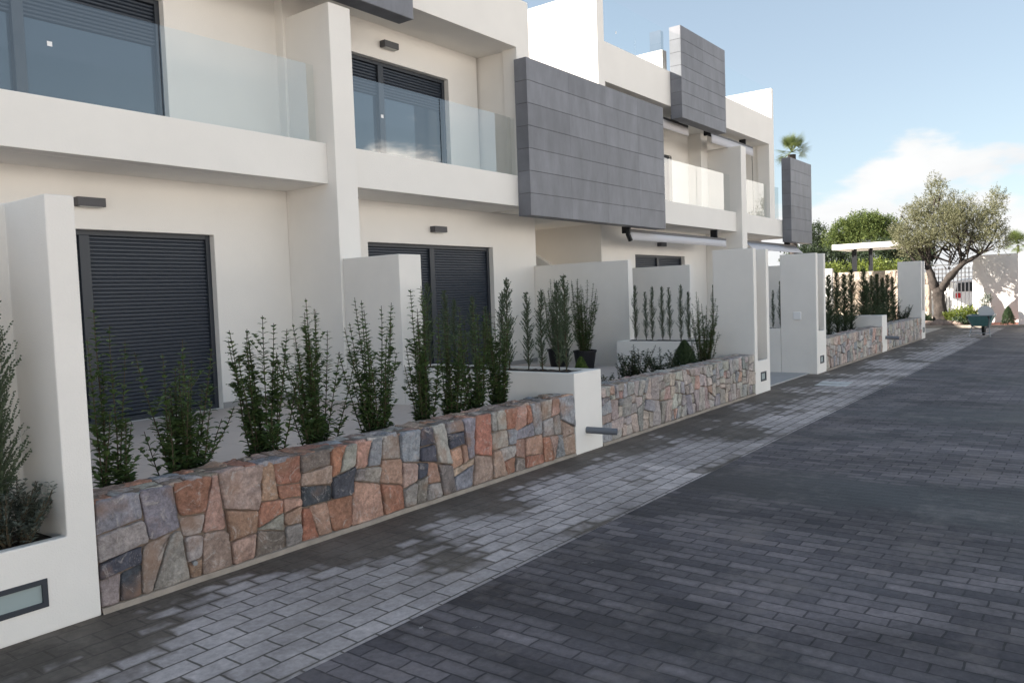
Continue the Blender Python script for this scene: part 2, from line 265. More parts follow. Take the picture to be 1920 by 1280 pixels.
class MB:
    """collects polygons in world coordinates"""
    def __init__(s): s.v = []; s.f = []
    def add(s, vs, fs):
        n = len(s.v); s.v += [tuple(a) for a in vs]; s.f += [tuple(i+n for i in f) for f in fs]
    def box(s, x0, x1, y0, y1, z0, z1):
        s.add([(x0, y0, z0), (x1, y0, z0), (x1, y1, z0), (x0, y1, z0), (x0, y0, z1), (x1, y0, z1), (x1, y1, z1), (x0, y1, z1)],
              [(0, 3, 2, 1), (4, 5, 6, 7), (0, 1, 5, 4), (1, 2, 6, 5), (2, 3, 7, 6), (3, 0, 4, 7)]); return s
    def tube(s, pts, rad, n=8, cap=True):
        pts = [Vector(p) for p in pts]; rings = []
        if isinstance(rad, (int, float)): rad = [rad]*len(pts)
        up = Vector((0, 0, 1)); vs = []
        ref = None
        for i, p in enumerate(pts):
            d = (pts[min(i+1, len(pts)-1)]-pts[max(i-1, 0)]).normalized()
            if ref is None: ref = d.orthogonal().normalized()
            ref = (ref - d*ref.dot(d))
            ref = ref.normalized() if ref.length > 1e-6 else d.orthogonal().normalized()
            q = d.cross(ref)
            for k in range(n):
                a = 2*math.pi*k/n; vs.append(p+(ref*math.cos(a)+q*math.sin(a))*rad[i])
        fs = [(i*n+k, i*n+(k+1) % n, (i+1)*n+(k+1) % n, (i+1)*n+k) for i in range(len(pts)-1) for k in range(n)]
        if cap: fs += [tuple(range(n-1, -1, -1)), tuple((len(pts)-1)*n+k for k in range(n))]
        s.add(vs, fs); return s
    def build(s, name, m_, parent=None, base=(0, 0, 0), bevel=0, smooth=False, local=False):
        """base: world place of the parent (or of the object itself when it has none)"""
        me = bpy.data.meshes.new(name); b = Vector((0, 0, 0)) if local else Vector(base)
        me.from_pydata([tuple(Vector(v)-b) for v in s.v], [], s.f); me.update()
        return link(name, me, m_, parent, (0, 0, 0) if parent or local else base, bevel, smooth)
class Vox:
    """union of boxes minus boxes, one welded skin (no coplanar overlaps)"""
    def __init__(s): s.a = []
    def add(s, *b): s.a.append((1, b)); return s
    def sub(s, *b): s.a.append((0, b)); return s
    def build(s, name, m_, parent=None, base=(0, 0, 0), bevel=.006):
        cs = []
        for k in range(3):
            c = sorted({round(v, 4) for _, b in s.a for v in b[2*k:2*k+2]}); cs.append(c)
        X, Y, Z = cs; nx, ny, nz = len(X)-1, len(Y)-1, len(Z)-1
        fill = {}
        for i in range(nx):
            for j in range(ny):
                for k in range(nz):
                    c = ((X[i]+X[i+1])/2, (Y[j]+Y[j+1])/2, (Z[k]+Z[k+1])/2); v = 0
                    for a, b in s.a:
                        if b[0] < c[0] < b[1] and b[2] < c[1] < b[3] and b[4] < c[2] < b[5]: v = a
                    if v: fill[i, j, k] = 1
        vi = {}; vs = []; fs = []
        def V(i, j, k):
            if (i, j, k) not in vi: vi[i, j, k] = len(vs); vs.append((X[i]-base[0], Y[j]-base[1], Z[k]-base[2]))
            return vi[i, j, k]
        for (i, j, k) in fill:
            if (i-1, j, k) not in fill: fs.append((V(i, j, k), V(i, j, k+1), V(i, j+1, k+1), V(i, j+1, k)))
            if (i+1, j, k) not in fill: fs.append((V(i+1, j, k), V(i+1, j+1, k), V(i+1, j+1, k+1), V(i+1, j, k+1)))
            if (i, j-1, k) not in fill: fs.append((V(i, j, k), V(i+1, j, k), V(i+1, j, k+1), V(i, j, k+1)))
            if (i, j+1, k) not in fill: fs.append((V(i, j+1, k), V(i, j+1, k+1), V(i+1, j+1, k+1), V(i+1, j+1, k)))
            if (i, j, k-1) not in fill: fs.append((V(i, j, k), V(i, j+1, k), V(i+1, j+1, k), V(i+1, j, k)))
            if (i, j, k+1) not in fill: fs.append((V(i, j, k+1), V(i+1, j, k+1), V(i+1, j+1, k+1), V(i, j+1, k+1)))
        me = bpy.data.meshes.new(name); me.from_pydata(vs, [], fs); me.update()
        bm = bmesh.new(); bm.from_mesh(me); bmesh.ops.dissolve_limit(bm, angle_limit=R(1), verts=bm.verts, edges=bm.edges); bm.to_mesh(me); bm.free()
        return link(name, me, m_, parent, (0, 0, 0) if parent else base, bevel)
def copy_tree(o, parent=None):
    c = o.copy(); sc.collection.objects.link(c); c.parent = parent
    for ch in [x for x in allobj if x.parent == o]: copy_tree(ch, c)
    return c
allobj = []
def clone(o, loc, rz=0, s=1, label=None, sz=None):
    global allobj
    allobj = list(o.children); c = o.copy(); sc.collection.objects.link(c); c.location = loc; c.rotation_euler = (0, 0, rz); c.scale = (s, s, sz or s)
    if label: c['label'] = label
    for ch in allobj:
        d = ch.copy(); sc.collection.objects.link(d); d.parent = c
    return c
# ---------------------------------------------------------------- the setting
def sheet(name, x0, x1, y0, y1, z, m_):
    b = MB(); b.add([(x0, y0, z), (x1, y0, z), (x1, y1, z), (x0, y1, z)], [(0, 1, 2, 3)]); o = b.build(name, m_); tag(o, kind='structure'); return o
M['ground'] = mat('dry_ground', (.56, .49, .42), .95, .6, .25, .5, 8)
sheet('ground', -1500, 1500, -1500, 1500, -.012, 'ground')
sheet('road', -8, 31.0, -3.6, 2.80, 0, 'road')
sheet('pavement', -8, 31.0, 2.80, 4.62, .001, 'side')
b = Vox(); b.add(12.25, 14.73, 4.40, 9.5, -.01, .02); tag(b.build('path', 'path', bevel=0), kind='structure')
def terrace(x0, x1):
    b = Vox(); b.add(x0, x1, 4.95, 8.6, -.01, .38); return tag(b.build('terrace', 'tile', bevel=0), kind='structure')
terrace(-2, 1.3); terrace(1.3, 6.60); terrace(7.12, 11.6); terrace(15.32, 19.85); terrace(20.36, 25.2)
def bed(x0, x1, y0=4.5, y1=4.95, z=.375, m_='soil'):
    random.seed(int(x0*10)); nx = max(4, int((x1-x0)*14)); ny = max(3, int((y1-y0)*14)); mb = MB(); vs = []
    for i in range(nx+1):
        for j in range(ny+1):
            vs.append((x0+(x1-x0)*i/nx, y0+(y1-y0)*j/ny, z+random.uniform(-.012, .012)))
    mb.add(vs, [(i*(ny+1)+j, (i+1)*(ny+1)+j, (i+1)*(ny+1)+j+1, i*(ny+1)+j+1) for i in range(nx) for j in range(ny)])
    return tag(mb.build('soil_bed', m_), kind='structure')
bed(1.93, 6.6); bed(7.12, 11.6); bed(15.33, 19.85); bed(20.37, 24.7)
for i, (x, y) in enumerate(((13.06, 3.60), (13.40, 3.63))):
    o = Vox().add(x, x+.25, y-.26, y+.22, -.01, .006).build('ground_cover', 'slab', base=(x, y, 0), bevel=.002)
    tag(o, ('pale rectangular cover plate set in the pavement, the nearer of the pair' if i == 0 else 'pale rectangular cover plate set in the pavement, the farther of the pair'), 'cover plate', 'pale cover plates in the pavement')
# ---------------------------------------------------------------- houses
def shutter(parent, base, x0, x1, z0, z1, mull, y=8.72, label=None, zl=None):
    """door frame with two roller-shutter curtains"""
    f = MB(); w = .055
    f.box(x0, x0+w, y-.03, y+.05, z0, z1); f.box(x1-w, x1, y-.03, y+.05, z0, z1); f.box(x0+w, x1-w, y-.028, y+.05, z1-w, z1); f.box(x0+w, x1-w, y-.028, y+.05, z0, z0+w)
    f.box(mull-.055, mull+.055, y-.034, y+.05, z0+w, z1-w)
    fo = f.build('shutter_door', 'frame', parent, base, bevel=.004)
    if label: fo['label'] = label
    for a, c in ((x0+w, mull-.055), (mull+.055, x1-w)):
        zb_ = zl if zl else z0+w; s = MB(); n = round((z1-w-zb_)/.0425); hh = (z1-w-zb_)/n; vs = []; prof = [(0, .014), (.12, .002), (.35, -.006), (.65, -.006), (.88, .002), (.93, .014)]
        pts = [(zb_+(i+t_)*hh, y+.012+d) for i in range(n) for t_, d in prof]+[(z1-w, y+.026)]
        for (z, yy) in pts: vs += [(a, yy, z), (c, yy, z)]
        s.add(vs, [(2*i, 2*i+1, 2*i+3, 2*i+2) for i in range(len(pts)-1)])
        s.box(a, c, y+.03, y+.048, zb_, z1-w)
        so = s.build('shutter_curtain', 'slat', parent, base); so.parent = fo
        if zl: g_o = MB().box(a, c, y+.036, y+.046, z0+w, zl-.002).build('door_glass', 'doorglass', parent, base); g_o.parent = fo
    return fo
def pane(parent, base, x0, x1, y=7.84, z0=3.56, z1=4.53, sticker=None):
    p = MB().box(x0, x1, y, y+.012, z0, z1).build('glass_pane', 'glass', parent, base, bevel=0)
    if sticker:
        sx, sz = sticker; s = MB().box(sx-.022, sx+.022, y-.003, y-.001, sz-.022, sz+.022).build('sticker', 'sticker', parent, base); s.parent = p
    return p
def cladding(parent, base, x0, x1, z0, z1, y0, y1, rows, cols):
    """panel of separate tiles with open joints on a dark core"""
    c = MB().box(x0+.012, x1-.012, y0+.012, y1-.002, z0+.012, z1-.012).build('cladding_panel', 'black', parent, base)
    s = MB(); rh = (z1-z0)/rows; xs = [x0]+cols+[x1]; j = .003
    for i in range(rows):
        za, zb = z0+i*rh+j, z0+(i+1)*rh-j
        for k in range(len(xs)-1):
            xa, xb = xs[k]+(.0005 if k else .0), xs[k+1]-(.0005 if k < len(xs)-2 else .0)
            s.box(xa, xb, y0, y0+.012, za, zb)
        s.box(x0, x0+.012, y0+.0125, y1, za, zb); s.box(x1-.012, x1, y0+.0125, y1, za, zb)
    s.box(x0+.0125, x1-.0125, y0+.0125, y1, z0, z0+.0115); s.box(x0+.0125, x1-.0125, y0+.0125, y1, z1-.0115, z1)
    t_ = s.build('tiles', 'clad', parent, base, bevel=.0015); t_.parent = c
    return c
B = (6.7, 8.6, 0)
hA = empty('townhouse', B, 'nearest white two-storey house block, with two glass-fronted balconies and two ground-floor shutters', 'house', 'white terraced house blocks')
v = Vox()
v.add(-3, 12.16, 8.6, 8.85, 0, 3.08).sub(2.50, 5.475, 8.5, 8.9, .38, 2.475).sub(7.95, 10.865, 8.5, 8.9, .38, 2.475)
v.add(11.9, 12.16, 8.85, 14, 0, 3.08)
v.add(-3, 10.86, 7.95, 14, 3.08, 3.40)
v.add(-3, 10.6, 8.6, 8.85, 3.40, 5.66).sub(2.1, 5.0, 8.5, 8.9, 3.42, 5.12).sub(6.98, 9.86, 8.5, 8.9, 3.42, 5.16)
v.add(10.6, 10.96, 7.75, 8.04, 3.58, 6.46).add(10.64, 10.96, 8.04, 14, 3.58, 6.46).add(10.6, 10.86, 7.95, 8.04, 3.4, 3.58).add(10.64, 10.86, 8.04, 14, 3.4, 3.58)
v.add(-3, 10.96, 7.95, 14, 5.66, 5.92).add(-3, 10.96, 7.75, 7.95, 5.66, 6.46)
v.add(6.52, 6.82, 8.45, 8.6, 3.4, 5.66)
v.add(-3.2, -3, 7.75, 14, 0, 6.46).add(-3, 10.6, 13.8, 14, 0, 5.66)
v.build('wall', 'render', hA, B)
for xa, xb in ((-3, 6.555), (6.905, 10.865)):
    s = Vox().add(xa, xb, 7.75, 7.947, 3.083, 3.58).build('balcony_parapet', 'render', hA, B)
fin = Vox().add(6.555, 6.90, 7.6, 8.597, 0, 5.26).build('party_wall', 'render', hA, B)
pane(hA, B, -1, 2.2); pane(hA, B, 2.21, 4.485, sticker=(3.415, 4.09)); pane(hA, B, 4.50, 6.475)
pane(hA, B, 6.95, 8.76, sticker=(7.61, 4.09)); pane(hA, B, 8.78, 10.70)
shutter(hA, B, 2.50, 5.475, .38, 2.475, 4.0); shutter(hA, B, 7.95, 10.865, .38, 2.475, 9.40)
shutter(hA, B, 2.1, 5.0, 3.42, 5.12, 3.5, zl=4.60); shutter(hA, B, 6.98, 9.86, 3.42, 5.16, 8.44, zl=4.66)
cladding(hA, B, 5.2, 7.92, 5.36, 7.35, 7.48, 7.745, 6, [6.6])
B2 = (18, 8.6, 0)
hB = empty('townhouse', B2, 'farther white house block, carrying the wide grey cladding panel and the tall grey roof box', 'house', 'white terraced house blocks')
v = Vox()
v.add(14.56, 24.2, 8.6, 8.85, 0, 3.08).sub(16.05, 18.66, 8.5, 8.9, .38, 2.465)
v.add(14.56, 14.8, 8.85, 14, 0, 3.08)
v.add(10.98, 24.4, 7.95, 14, 3.08, 3.40)
v.add(13.2, 22.97, 8.86, 9.1, 3.40, 5.66).sub(15.2, 18.6, 8.7, 9.2, 3.42, 5.0)
v.add(13.2, 13.45, 7.95, 14, 3.40, 7.33).add(13.2, 13.45, 7.75, 7.95, 5.0, 6.42)
v.add(13.2, 22.97, 7.95, 14, 5.66, 5.92).add(13.2, 22.97, 7.75, 7.95, 5.66, 6.42)
v.add(13.2, 13.45, 7.75, 7.95, 5.66, 7.33)
v.add(22.57, 22.97, 7.75, 7.95, 3.58, 6.42).add(22.57, 22.97, 7.95, 8.1, 3.4, 6.42).add(22.62, 22.97, 8.1, 14, 3.40, 6.42).add(22.82, 22.97, 7.75, 12, 6.42, 7.27)
v.add(16.35, 16.55, 7.95, 13, 5.92, 6.95)
v.add(19.58, 19.995, 8.5, 8.86, 3.4, 5.66)
v.add(23.30, 23.45, 7.95, 10, 3.4, 5.0)
v.add(13.45, 24.4, 13.8, 14, 0, 5.66)
v.build('wall', 'render', hB, B2)
Vox().add(20.0, 20.35, 7.6, 8.597, 0, 5.27).build('party_wall', 'render', hB, B2)
for xa, xb in ((15.385, 19.995), (20.355, 24.36)): Vox().add(xa, xb, 7.75, 7.947, 3.083, 3.58).build('balcony_parapet', 'render', hB, B2)
pane(hB, B2, 15.4, 17.75); pane(hB, B2, 17.77, 19.8)
pane(hB, B2, 20.7, 21.85); pane(hB, B2, 21.87, 23.55)
shutter(hB, B2, 16.05, 18.66, .38, 2.465, 17.35); 
shutter(hB, B2, 15.2, 18.6, 3.42, 5.0, 16.9, y=8.97)
pane(hB, B2, 13.5, 14.88, 7.85, 6.40, 7.35, sticker=(14.1, 6.75)); pane(hB, B2, 14.90, 16.2, 7.85, 6.40, 7.35)
pane(hB, B2, 18.85, 20.8, 7.85, 6.40, 7.27); pane(hB, B2, 20.82, 22.75, 7.85, 6.40, 7.27)
cladding(hB, B2, 10.51, 15.38, 2.915, 5.44, 7.5, 7.745, 7, [11.75, 13.0, 14.25])
cladding(hB, B2, 16.28, 18.76, 5.38, 7.36, 7.48, 7.745, 7, [17.45])
cladding(hB, B2, 23.58, 25.58, 2.93, 5.38, 7.48, 7.745, 7, [])
# staircase in the gap between the blocks
st = MB()
for i in range(9): st.box(12.18, 13.45, 9.4+i*.28, 9.4+(i+1)*.28-.001, 0, .3+i*.30)
so = st.build('stair_steps', 'render', hB, B2)
pr = MB(); pr.add([(x, y, z) for x in (13.5, 13.62) for y, z in ((8.9, 0), (12.2, 0), (12.2, 4.0), (8.9, 2.06))], [(0, 1, 2, 3), (7, 6, 5, 4), (0, 4, 5, 1), (1, 5, 6, 2), (2, 6, 7, 3), (3, 7, 4, 0)])
pr.build('stair_parapet', 'render', hB, B2, bevel=.005)
for par, bb, segs in ((hA, B, ((1.3, 2.5), (5.475, 6.555), (6.9, 7.95), (10.865, 12.08))), (hB, B2, ((14.72, 16.05), (18.66, 20.0)))):
    for xa, xb in segs: MB().box(xa, xb, 8.586, 8.5985, .3805, .45).build('skirting', 'skirt', par, bb)
# wall lamps
def wall_lamp(x0, z0, label, y=8.6, w=.29):
    t_ = empty('wall_lamp', (x0, y, z0), label, 'wall lamp', 'grey box lamps on the house walls')
    MB().box(x0, x0+w, y-.11, y-.002, z0+.006, z0+.098).build('housing', 'lamp', t_, (x0, y, z0), bevel=.004)
    MB().box(x0+.03, x0+w-.03, y-.095, y-.02, z0, z0+.0055).build('diffuser', 'lampface', t_, (x0, y, z0))
wall_lamp(3.87, 2.70, 'small grey box lamp above the nearest ground-floor shutter, close to the white gate pier')
wall_lamp(9.28, 2.665, 'small grey box lamp above the second ground-floor shutter, under the second balcony')
wall_lamp(8.36, 5.33, 'small grey box lamp on the upper storey above the blue-tinted balcony glass')
wall_lamp(17.15, 2.67, 'small dark box lamp just under the farther house\'s long white awning')
# awnings
def awning(x0, x1, y, ztop, zbot, zc, label, drop=0.0, arm=True):
    base = (x0, y, zbot); t_ = empty('awning', base, label, 'awning', 'retractable awnings under the slabs')
    MB().tube([(x0+.03, y+.10, ztop+.035), (x1-.03, y+.10, ztop+.035)], .042, 12).build('roller', 'black', t_, base, smooth=True)
    MB().box(x0+.02, x1, y-.03, y+.0, ztop-.005, ztop+.05).build('front_rail', 'lamp', t_, base, bevel=.004)
    f = MB(); n = 40; vs = []
    for i in range(n+1):
        x = x0+.02+(x1-x0-.03)*i/n; wv = .004*math.sin(i*1.3)
        vs += [(x, y-.034+wv*.3, ztop-.004), (x, y-.036-drop*.5+wv, (ztop+zbot)/2), (x, y-.036-drop+wv, zbot)]
    f.add(vs, [(3*i+k, 3*i+3+k, 3*i+4+k, 3*i+1+k) for i in range(n) for k in (0, 1)])
    o = f.build('valance', 'awn', t_, base, smooth=True); s_ = o.modifiers.new('t', 'SOLIDIFY'); s_.thickness = .004
    for x in (x0, x1-.55):
        MB().box(x, x+.06, y-.02, y+.16, ztop-.02, zc-.002).build('bracket', 'black', t_, base, bevel=.01)
    if arm: MB().tube([(x0-.02, y-.01, ztop+.09), (x0-.06, y-.02, ztop-.05), (x0+.02, y-.03, ztop-.17)], .05, 8).build('arm_joint', 'black', t_, base)
    return t_
awning(14.30, 19.33, 7.80, 2.83, 2.67, 3.08, 'long white awning rolled up under the balcony slab beside the wide grey panel')
awning(20.62, 24.9, 7.80, 2.83, 2.62, 3.08, 'white ground-floor awning partly let out at the far end, behind the gate piers', drop=.22, arm=False)
awning(15.6, 17.6, 7.97, 5.42, 5.22, 5.66, 'short white upper-storey awning left of the tall grey roof box', arm=False)
w_ = awning(18.9, 21.82, 7.97, 5.46, 5.25, 5.66, 'white upper-storey awning right of the tall grey roof box', arm=False)
MB().tube([(21.75, 7.95, 5.25), (21.78, 7.95, 4.6), (21.83, 7.96, 3.75), (21.2, 7.99, 3.6)], .008, 6).build('cord', 'black', w_, (18.9, 7.97, 5.25))
# ---------------------------------------------------------------- front boundary: piers, planters, divider walls
def pier(x0, x1, y1, label, sill, lampx, lampw=.21, thick=(.115, .115), group='white gate piers with a planted niche', lz=.25):
    base = ((x0+x1)/2, 4.25, 0); t_ = empty('gate_pier', base, label, 'gate pier', group)
    a, c = thick
    v = Vox().add(x0, x0+a, 4.25, y1, 0, 2.2).add(x1-c, x1, 4.25, y1, 0, 2.2).add(x0+a, x1-c, y1-.12, y1, 0, 2.2).add(x0+a, x1-c, 4.25, y1-.12, 0, sill-.06).add(x0+a, x1-c, 4.25, 4.31, sill-.06, sill)
    lx1 = lampx+lampw; v.sub(lampx, lx1, 4.2, 4.30, lz-.06, lz+.06)
    v.build('wall', 'rough', t_, base, bevel=.007)
    f = Vox().add(lampx-.012, lx1+.012, 4.243, 4.262, lz-.072, lz+.072).sub(lampx+.014, lx1-.014, 4.2, 4.3, lz-.046, lz+.046); fo = f.build('recessed_light', 'frame', t_, base, bevel=.002)
    g = MB().box(lampx+.014, lx1-.014, 4.256, 4.27, lz-.046, lz+.046).build('light_glass', 'lampglass', t_, base); g.parent = fo
    s = MB(); n = 6; vs = []
    for i in range(n+1):
        for j in range(n+1): vs.append((x0+a+(x1-c-x0-a)*i/n, 4.31+(y1-.12-4.31)*j/n, sill-.03+random.uniform(-.008, .008)))
    s.add(vs, [(i*(n+1)+j, (i+1)*(n+1)+j, (i+1)*(n+1)+j+1, i*(n+1)+j+1) for i in range(n) for j in range(n)]); s.build('soil', 'soil', t_, base)
    return t_
random.seed(3)
p1 = pier(1.00, 1.92, 4.85, 'nearest white gate pier at the left edge, with a wide recessed light', .462, 1.36, .295, (.115, .145), lz=.208)
pier(11.60, 12.25, 4.89, 'white gate pier at the end of the second stone wall, left of the open entrance', .50, 11.84)
pier(14.73, 15.32, 4.90, 'white gate pier right of the open entrance, with an intercom box on its side wall', .78, 14.93)
pier(24.66, 25.22, 4.86, 'farthest white gate pier, beside the olive tree', .80, 24.86)
MB().box(14.703, 14.728, 4.52, 4.66, 1.0, 1.14).build('intercom_box', 'white', base=(14.73, 4.6, 1.0), bevel=.006)
tag(bpy.data.objects['intercom_box'], 'small white square box fixed to the side of the pier right of the entrance', 'intercom')
def planter(x0, x1, y1, z, label, y0=4.25, x1b=None, slot=None):
    base = ((x0+x1)/2, y0, 0); t_ = empty('planter', base, label, 'planter', 'long white raised planters')
    v = Vox().add(x0, x1, y0, y1, 0, z).sub(x0+.07, x1-.07, y0+.12, y1-.02, z-.05, z+1); v.build('wall', 'rough', t_, base, bevel=.006)
    s = MB(); nx, ny = 8, int((y1-y0)*20); vs = []
    for i in range(nx+1):
        for j in range(ny+1): vs.append((x0+.07+(x1-x0-.14)*i/nx, y0+.12+(y1-y0-.14)*j/ny, z-.018+random.uniform(-.012, .012)))
    s.add(vs, [(i*(ny+1)+j, (i+1)*(ny+1)+j, (i+1)*(ny+1)+j+1, i*(ny+1)+j+1) for i in range(nx) for j in range(ny)]); s.build('soil', 'soil', t_, base)
    return t_
planter(6.59, 7.11, 6.615, .82, 'nearest long white planter with a row of conifers, between the two nearer stone walls')
planter(11.60, 12.25, 6.615, .80, 'long white planter holding seven slim conifers, behind the pier left of the entrance', y0=4.895)
planter(14.73, 15.32, 6.615, .84, 'low white planter behind the pier right of the entrance', y0=4.905)
planter(19.86, 20.36, 6.615, .86, 'farther low white planter block between the two farther stone walls')
def divider(x0, x1, y0, y1, z, label):
    o = Vox().add(x0, x1, y0, y1, 0, z).build('garden_wall', 'rough', base=((x0+x1)/2, y0, 0), bevel=.007); tag(o, label, 'garden wall', 'white dividing garden walls'); return o
divider(6.59, 6.96, 6.62, 7.595, 2.15, 'white garden wall stepping down from the tall fin between the two nearest balconies')
divider(12.08, 12.24, 6.62, 8.597, 2.165, 'white garden wall behind the potted shrubs, left of the slim conifers')
divider(14.58, 14.72, 6.62, 8.597, 2.11, 'white garden wall behind the seven slim conifers in the planter')
divider(20.0, 20.35, 6.62, 7.595, 2.15, 'far white garden wall below the second tall fin, half hidden by the piers')
# white block with the pipes
def pipe(x, z, y0, y1, label, r=.045, dx=.18):
    base = (x, y0, z); t_ = empty('drain_pipe', base, label, 'pipe', 'grey pipes poking out of the planter ends')
    d = Vector((dx, y1-y0, -.02)); p0 = Vector((x, y0, z)); p1_ = p0+d; q = d.normalized()
    mb = MB(); mb.tube([p0, p1_], r, 20, cap=False); mb.tube([p1_, p1_-q*.004, p0], [r-.0001, r-.007, r-.007], 20, cap=False); o = mb.build('tube', 'pipe', t_, base, smooth=True)
    MB().tube([p1_-q*.05, p1_-q*.049], r-.008, 16).build('bore', 'pipein', t_, base)
pipe(6.80, .225, 4.26, 3.97, 'grey plastic pipe poking out of the nearer white planter end', .034, .13)
pipe(20.2, .33, 4.26, 3.98, 'grey pipe poking out of the farther white planter end', .04, .1)
# ---------------------------------------------------------------- stone walls
def poly_split(poly, amin, rng, out_, rnd=.16):
    def area(p): return abs(sum(p[i][0]*p[(i+1) % len(p)][1]-p[(i+1) % len(p)][0]*p[i][1] for i in range(len(p))))/2
    A = area(poly); xs = [p[0] for p in poly]; ys = [p[1] for p in poly]; w = max(xs)-min(xs); h_ = max(ys)-min(ys)
    if A < amin*rng.choice((.6, .9, 1.2, 1.6, 2.3)) and w < h_*2.4+.05 and h_ < w*2.2+.05: out_.append(poly); return
    t_ = rng.uniform(.36, .64); cx = min(xs)+w*t_; cy = min(ys)+h_*t_
    a = rng.gauss(0, rnd)
    if w > h_*rng.uniform(.8, 1.2): n = (math.cos(a), math.sin(a)); c = n[0]*cx+n[1]*(min(ys)+h_/2)
    else: n = (math.sin(a), math.cos(a)); c = n[0]*(min(xs)+w/2)+n[1]*cy
    P, Q = [], []
    for i in range(len(poly)):
        p, q = poly[i], poly[(i+1) % len(poly)]; dp = n[0]*p[0]+n[1]*p[1]-c; dq = n[0]*q[0]+n[1]*q[1]-c
        (P if dp >= 0 else Q).append(p)
        if dp*dq < 0:
            s = dp/(dp-dq); x = (p[0]+(q[0]-p[0])*s, p[1]+(q[1]-p[1])*s); P.append(x); Q.append(x)
    if len(P) < 3 or len(Q) < 3 or area(P) < amin*.12 or area(Q) < amin*.12: out_.append(poly); return
    poly_split(P, amin, rng, out_, rnd); poly_split(Q, amin, rng, out_, rnd)
PAL1 = [((.36, .36, .38), 5), ((.46, .225, .155), 3.2), ((.48, .35, .285), 5), ((.11, .115, .14), 2.2), ((.43, .39, .355), 5), ((.50, .31, .235), 3.2), ((.27, .235, .21), 1.5)]
PAL2 = [((.48, .44, .41), 6), ((.49, .41, .365), 5), ((.36, .36, .365), 3.4), ((.49, .33, .28), 1.3), ((.42, .385, .35), 4)]
PAL3 = [((.50, .42, .33), 5), ((.55, .47, .38), 4), ((.44, .35, .27), 3)]
def stones(x0, x1, z0, z1, yfront, depth, amin, seed, pal, relief=.030, seg=.03, place=None, gap=.0028, edge=.009):
    """faces of stones on the plane, each with its own irregular outline, rounded arris and rough cap"""
    rng = random.Random(seed); polys = []; poly_split([(x0, z0), (x1, z0), (x1, z1), (x0, z1)], amin, rng, polys)
    V_, F_, C_ = [], [], []
    tot = sum(w for _, w in pal)
    for p in polys:
        n = len(p); cx = sum(q[0] for q in p)/n; cy = sum(q[1] for q in p)/n
        if sum(p[i][0]*p[(i+1) % n][1]-p[(i+1) % n][0]*p[i][1] for i in range(n)) < 0: p = p[::-1]
        ring = []
        for i in range(n):
            a, b_ = Vector(p[i]), Vector(p[(i+1) % n]); l_ = (b_-a).length
            if l_ < .004: continue
            k = max(1, int(l_/seg)); nrm = Vector((-(b_-a)[1], (b_-a)[0])).normalized()
            for j in range(k):
                q = a.lerp(b_, j/k); w_ = noise.noise(Vector((q[0]*16, q[1]*16, seed*3.1)))*.006
                cor = .010 if j == 0 else 0
                q = q+nrm*(gap+w_+rng.uniform(0, .0025)); q = q+(Vector((cx, cy))-q).normalized()*cor*rng.uniform(.3, 1.3); ring.append(q)
        r = rng.random()*tot
        for col, w in pal:
            r -= w
            if r <= 0: break
        k_ = rng.uniform(.82, 1.18); col = tuple(min(1, c*k_*rng.uniform(.95, 1.05)) for c in col)
        m_ = len(ring); c0 = Vector((cx, cy)); rz = min(min((q-c0).length for q in ring), .2)+1e-4; off = rng.uniform(.35, 1)*relief
        tilt = (rng.uniform(-.09, .09), rng.uniform(-.08, .08))
        base_i = len(V_); prof = [(0, -depth*.5), (.0, 0.35*off), (edge*.35, .80*off), (edge, off)]
        radii = [(q-c0).length for q in ring]
        for e, d in prof:
            for q, rd in zip(ring, radii):
                f = max(.2, 1-e/max(rd, .01)); s = c0+(q-c0)*f; V_.append((s, d))
        for f in (.8, .6, .4, .2):
            for q in ring: s = c0+(q-c0)*f; V_.append((s, off))
        V_.append((c0, off)); nr = len(prof)+4
        for i in range(base_i+2*m_, len(V_)):
            s, d = V_[i]; nn = noise.noise(Vector((s[0]*8, s[1]*8, seed+cx*5)))*.014+noise.noise(Vector((s[0]*24, s[1]*24, seed)))*.007+rng.uniform(-.0012, .0012)
            V_[i] = (s, d+nn+tilt[0]*(s[0]-cx)+tilt[1]*(s[1]-cy))
        for rI in range(nr-1):
            for k in range(m_):
                a = base_i+rI*m_+k; b_ = base_i+rI*m_+(k+1) % m_; F_.append((a, b_, b_+m_, a+m_))
        lr = base_i+(nr-1)*m_; F_ += [(lr+k, lr+(k+1) % m_, base_i+nr*m_) for k in range(m_)]
        C_ += [col]*(len(V_)-base_i)
    pts = [place(s[0], s[1], d) for s, d in V_]
    return pts, F_, C_
def stone_obj(name, parts, m_, parent, base):
    V_, F_, C_ = [], [], []
    for p, f, c in parts:
        n = len(V_); V_ += p; F_ += [tuple(i+n for i in q) for q in f]; C_ += c
    me = bpy.data.meshes.new(name); me.from_pydata([tuple(Vector(v)-Vector(base)) for v in V_], [], F_); me.update()
    ca = me.color_attributes.new('stone', 'FLOAT_COLOR', 'POINT'); ca.data.foreach_set('color', [x for c in C_ for x in (*c, 1)])
    me.polygons.foreach_set('use_smooth', [True]*len(me.polygons)); me.update()
    return link(name, me, m_, parent, (0, 0, 0) if parent else base)
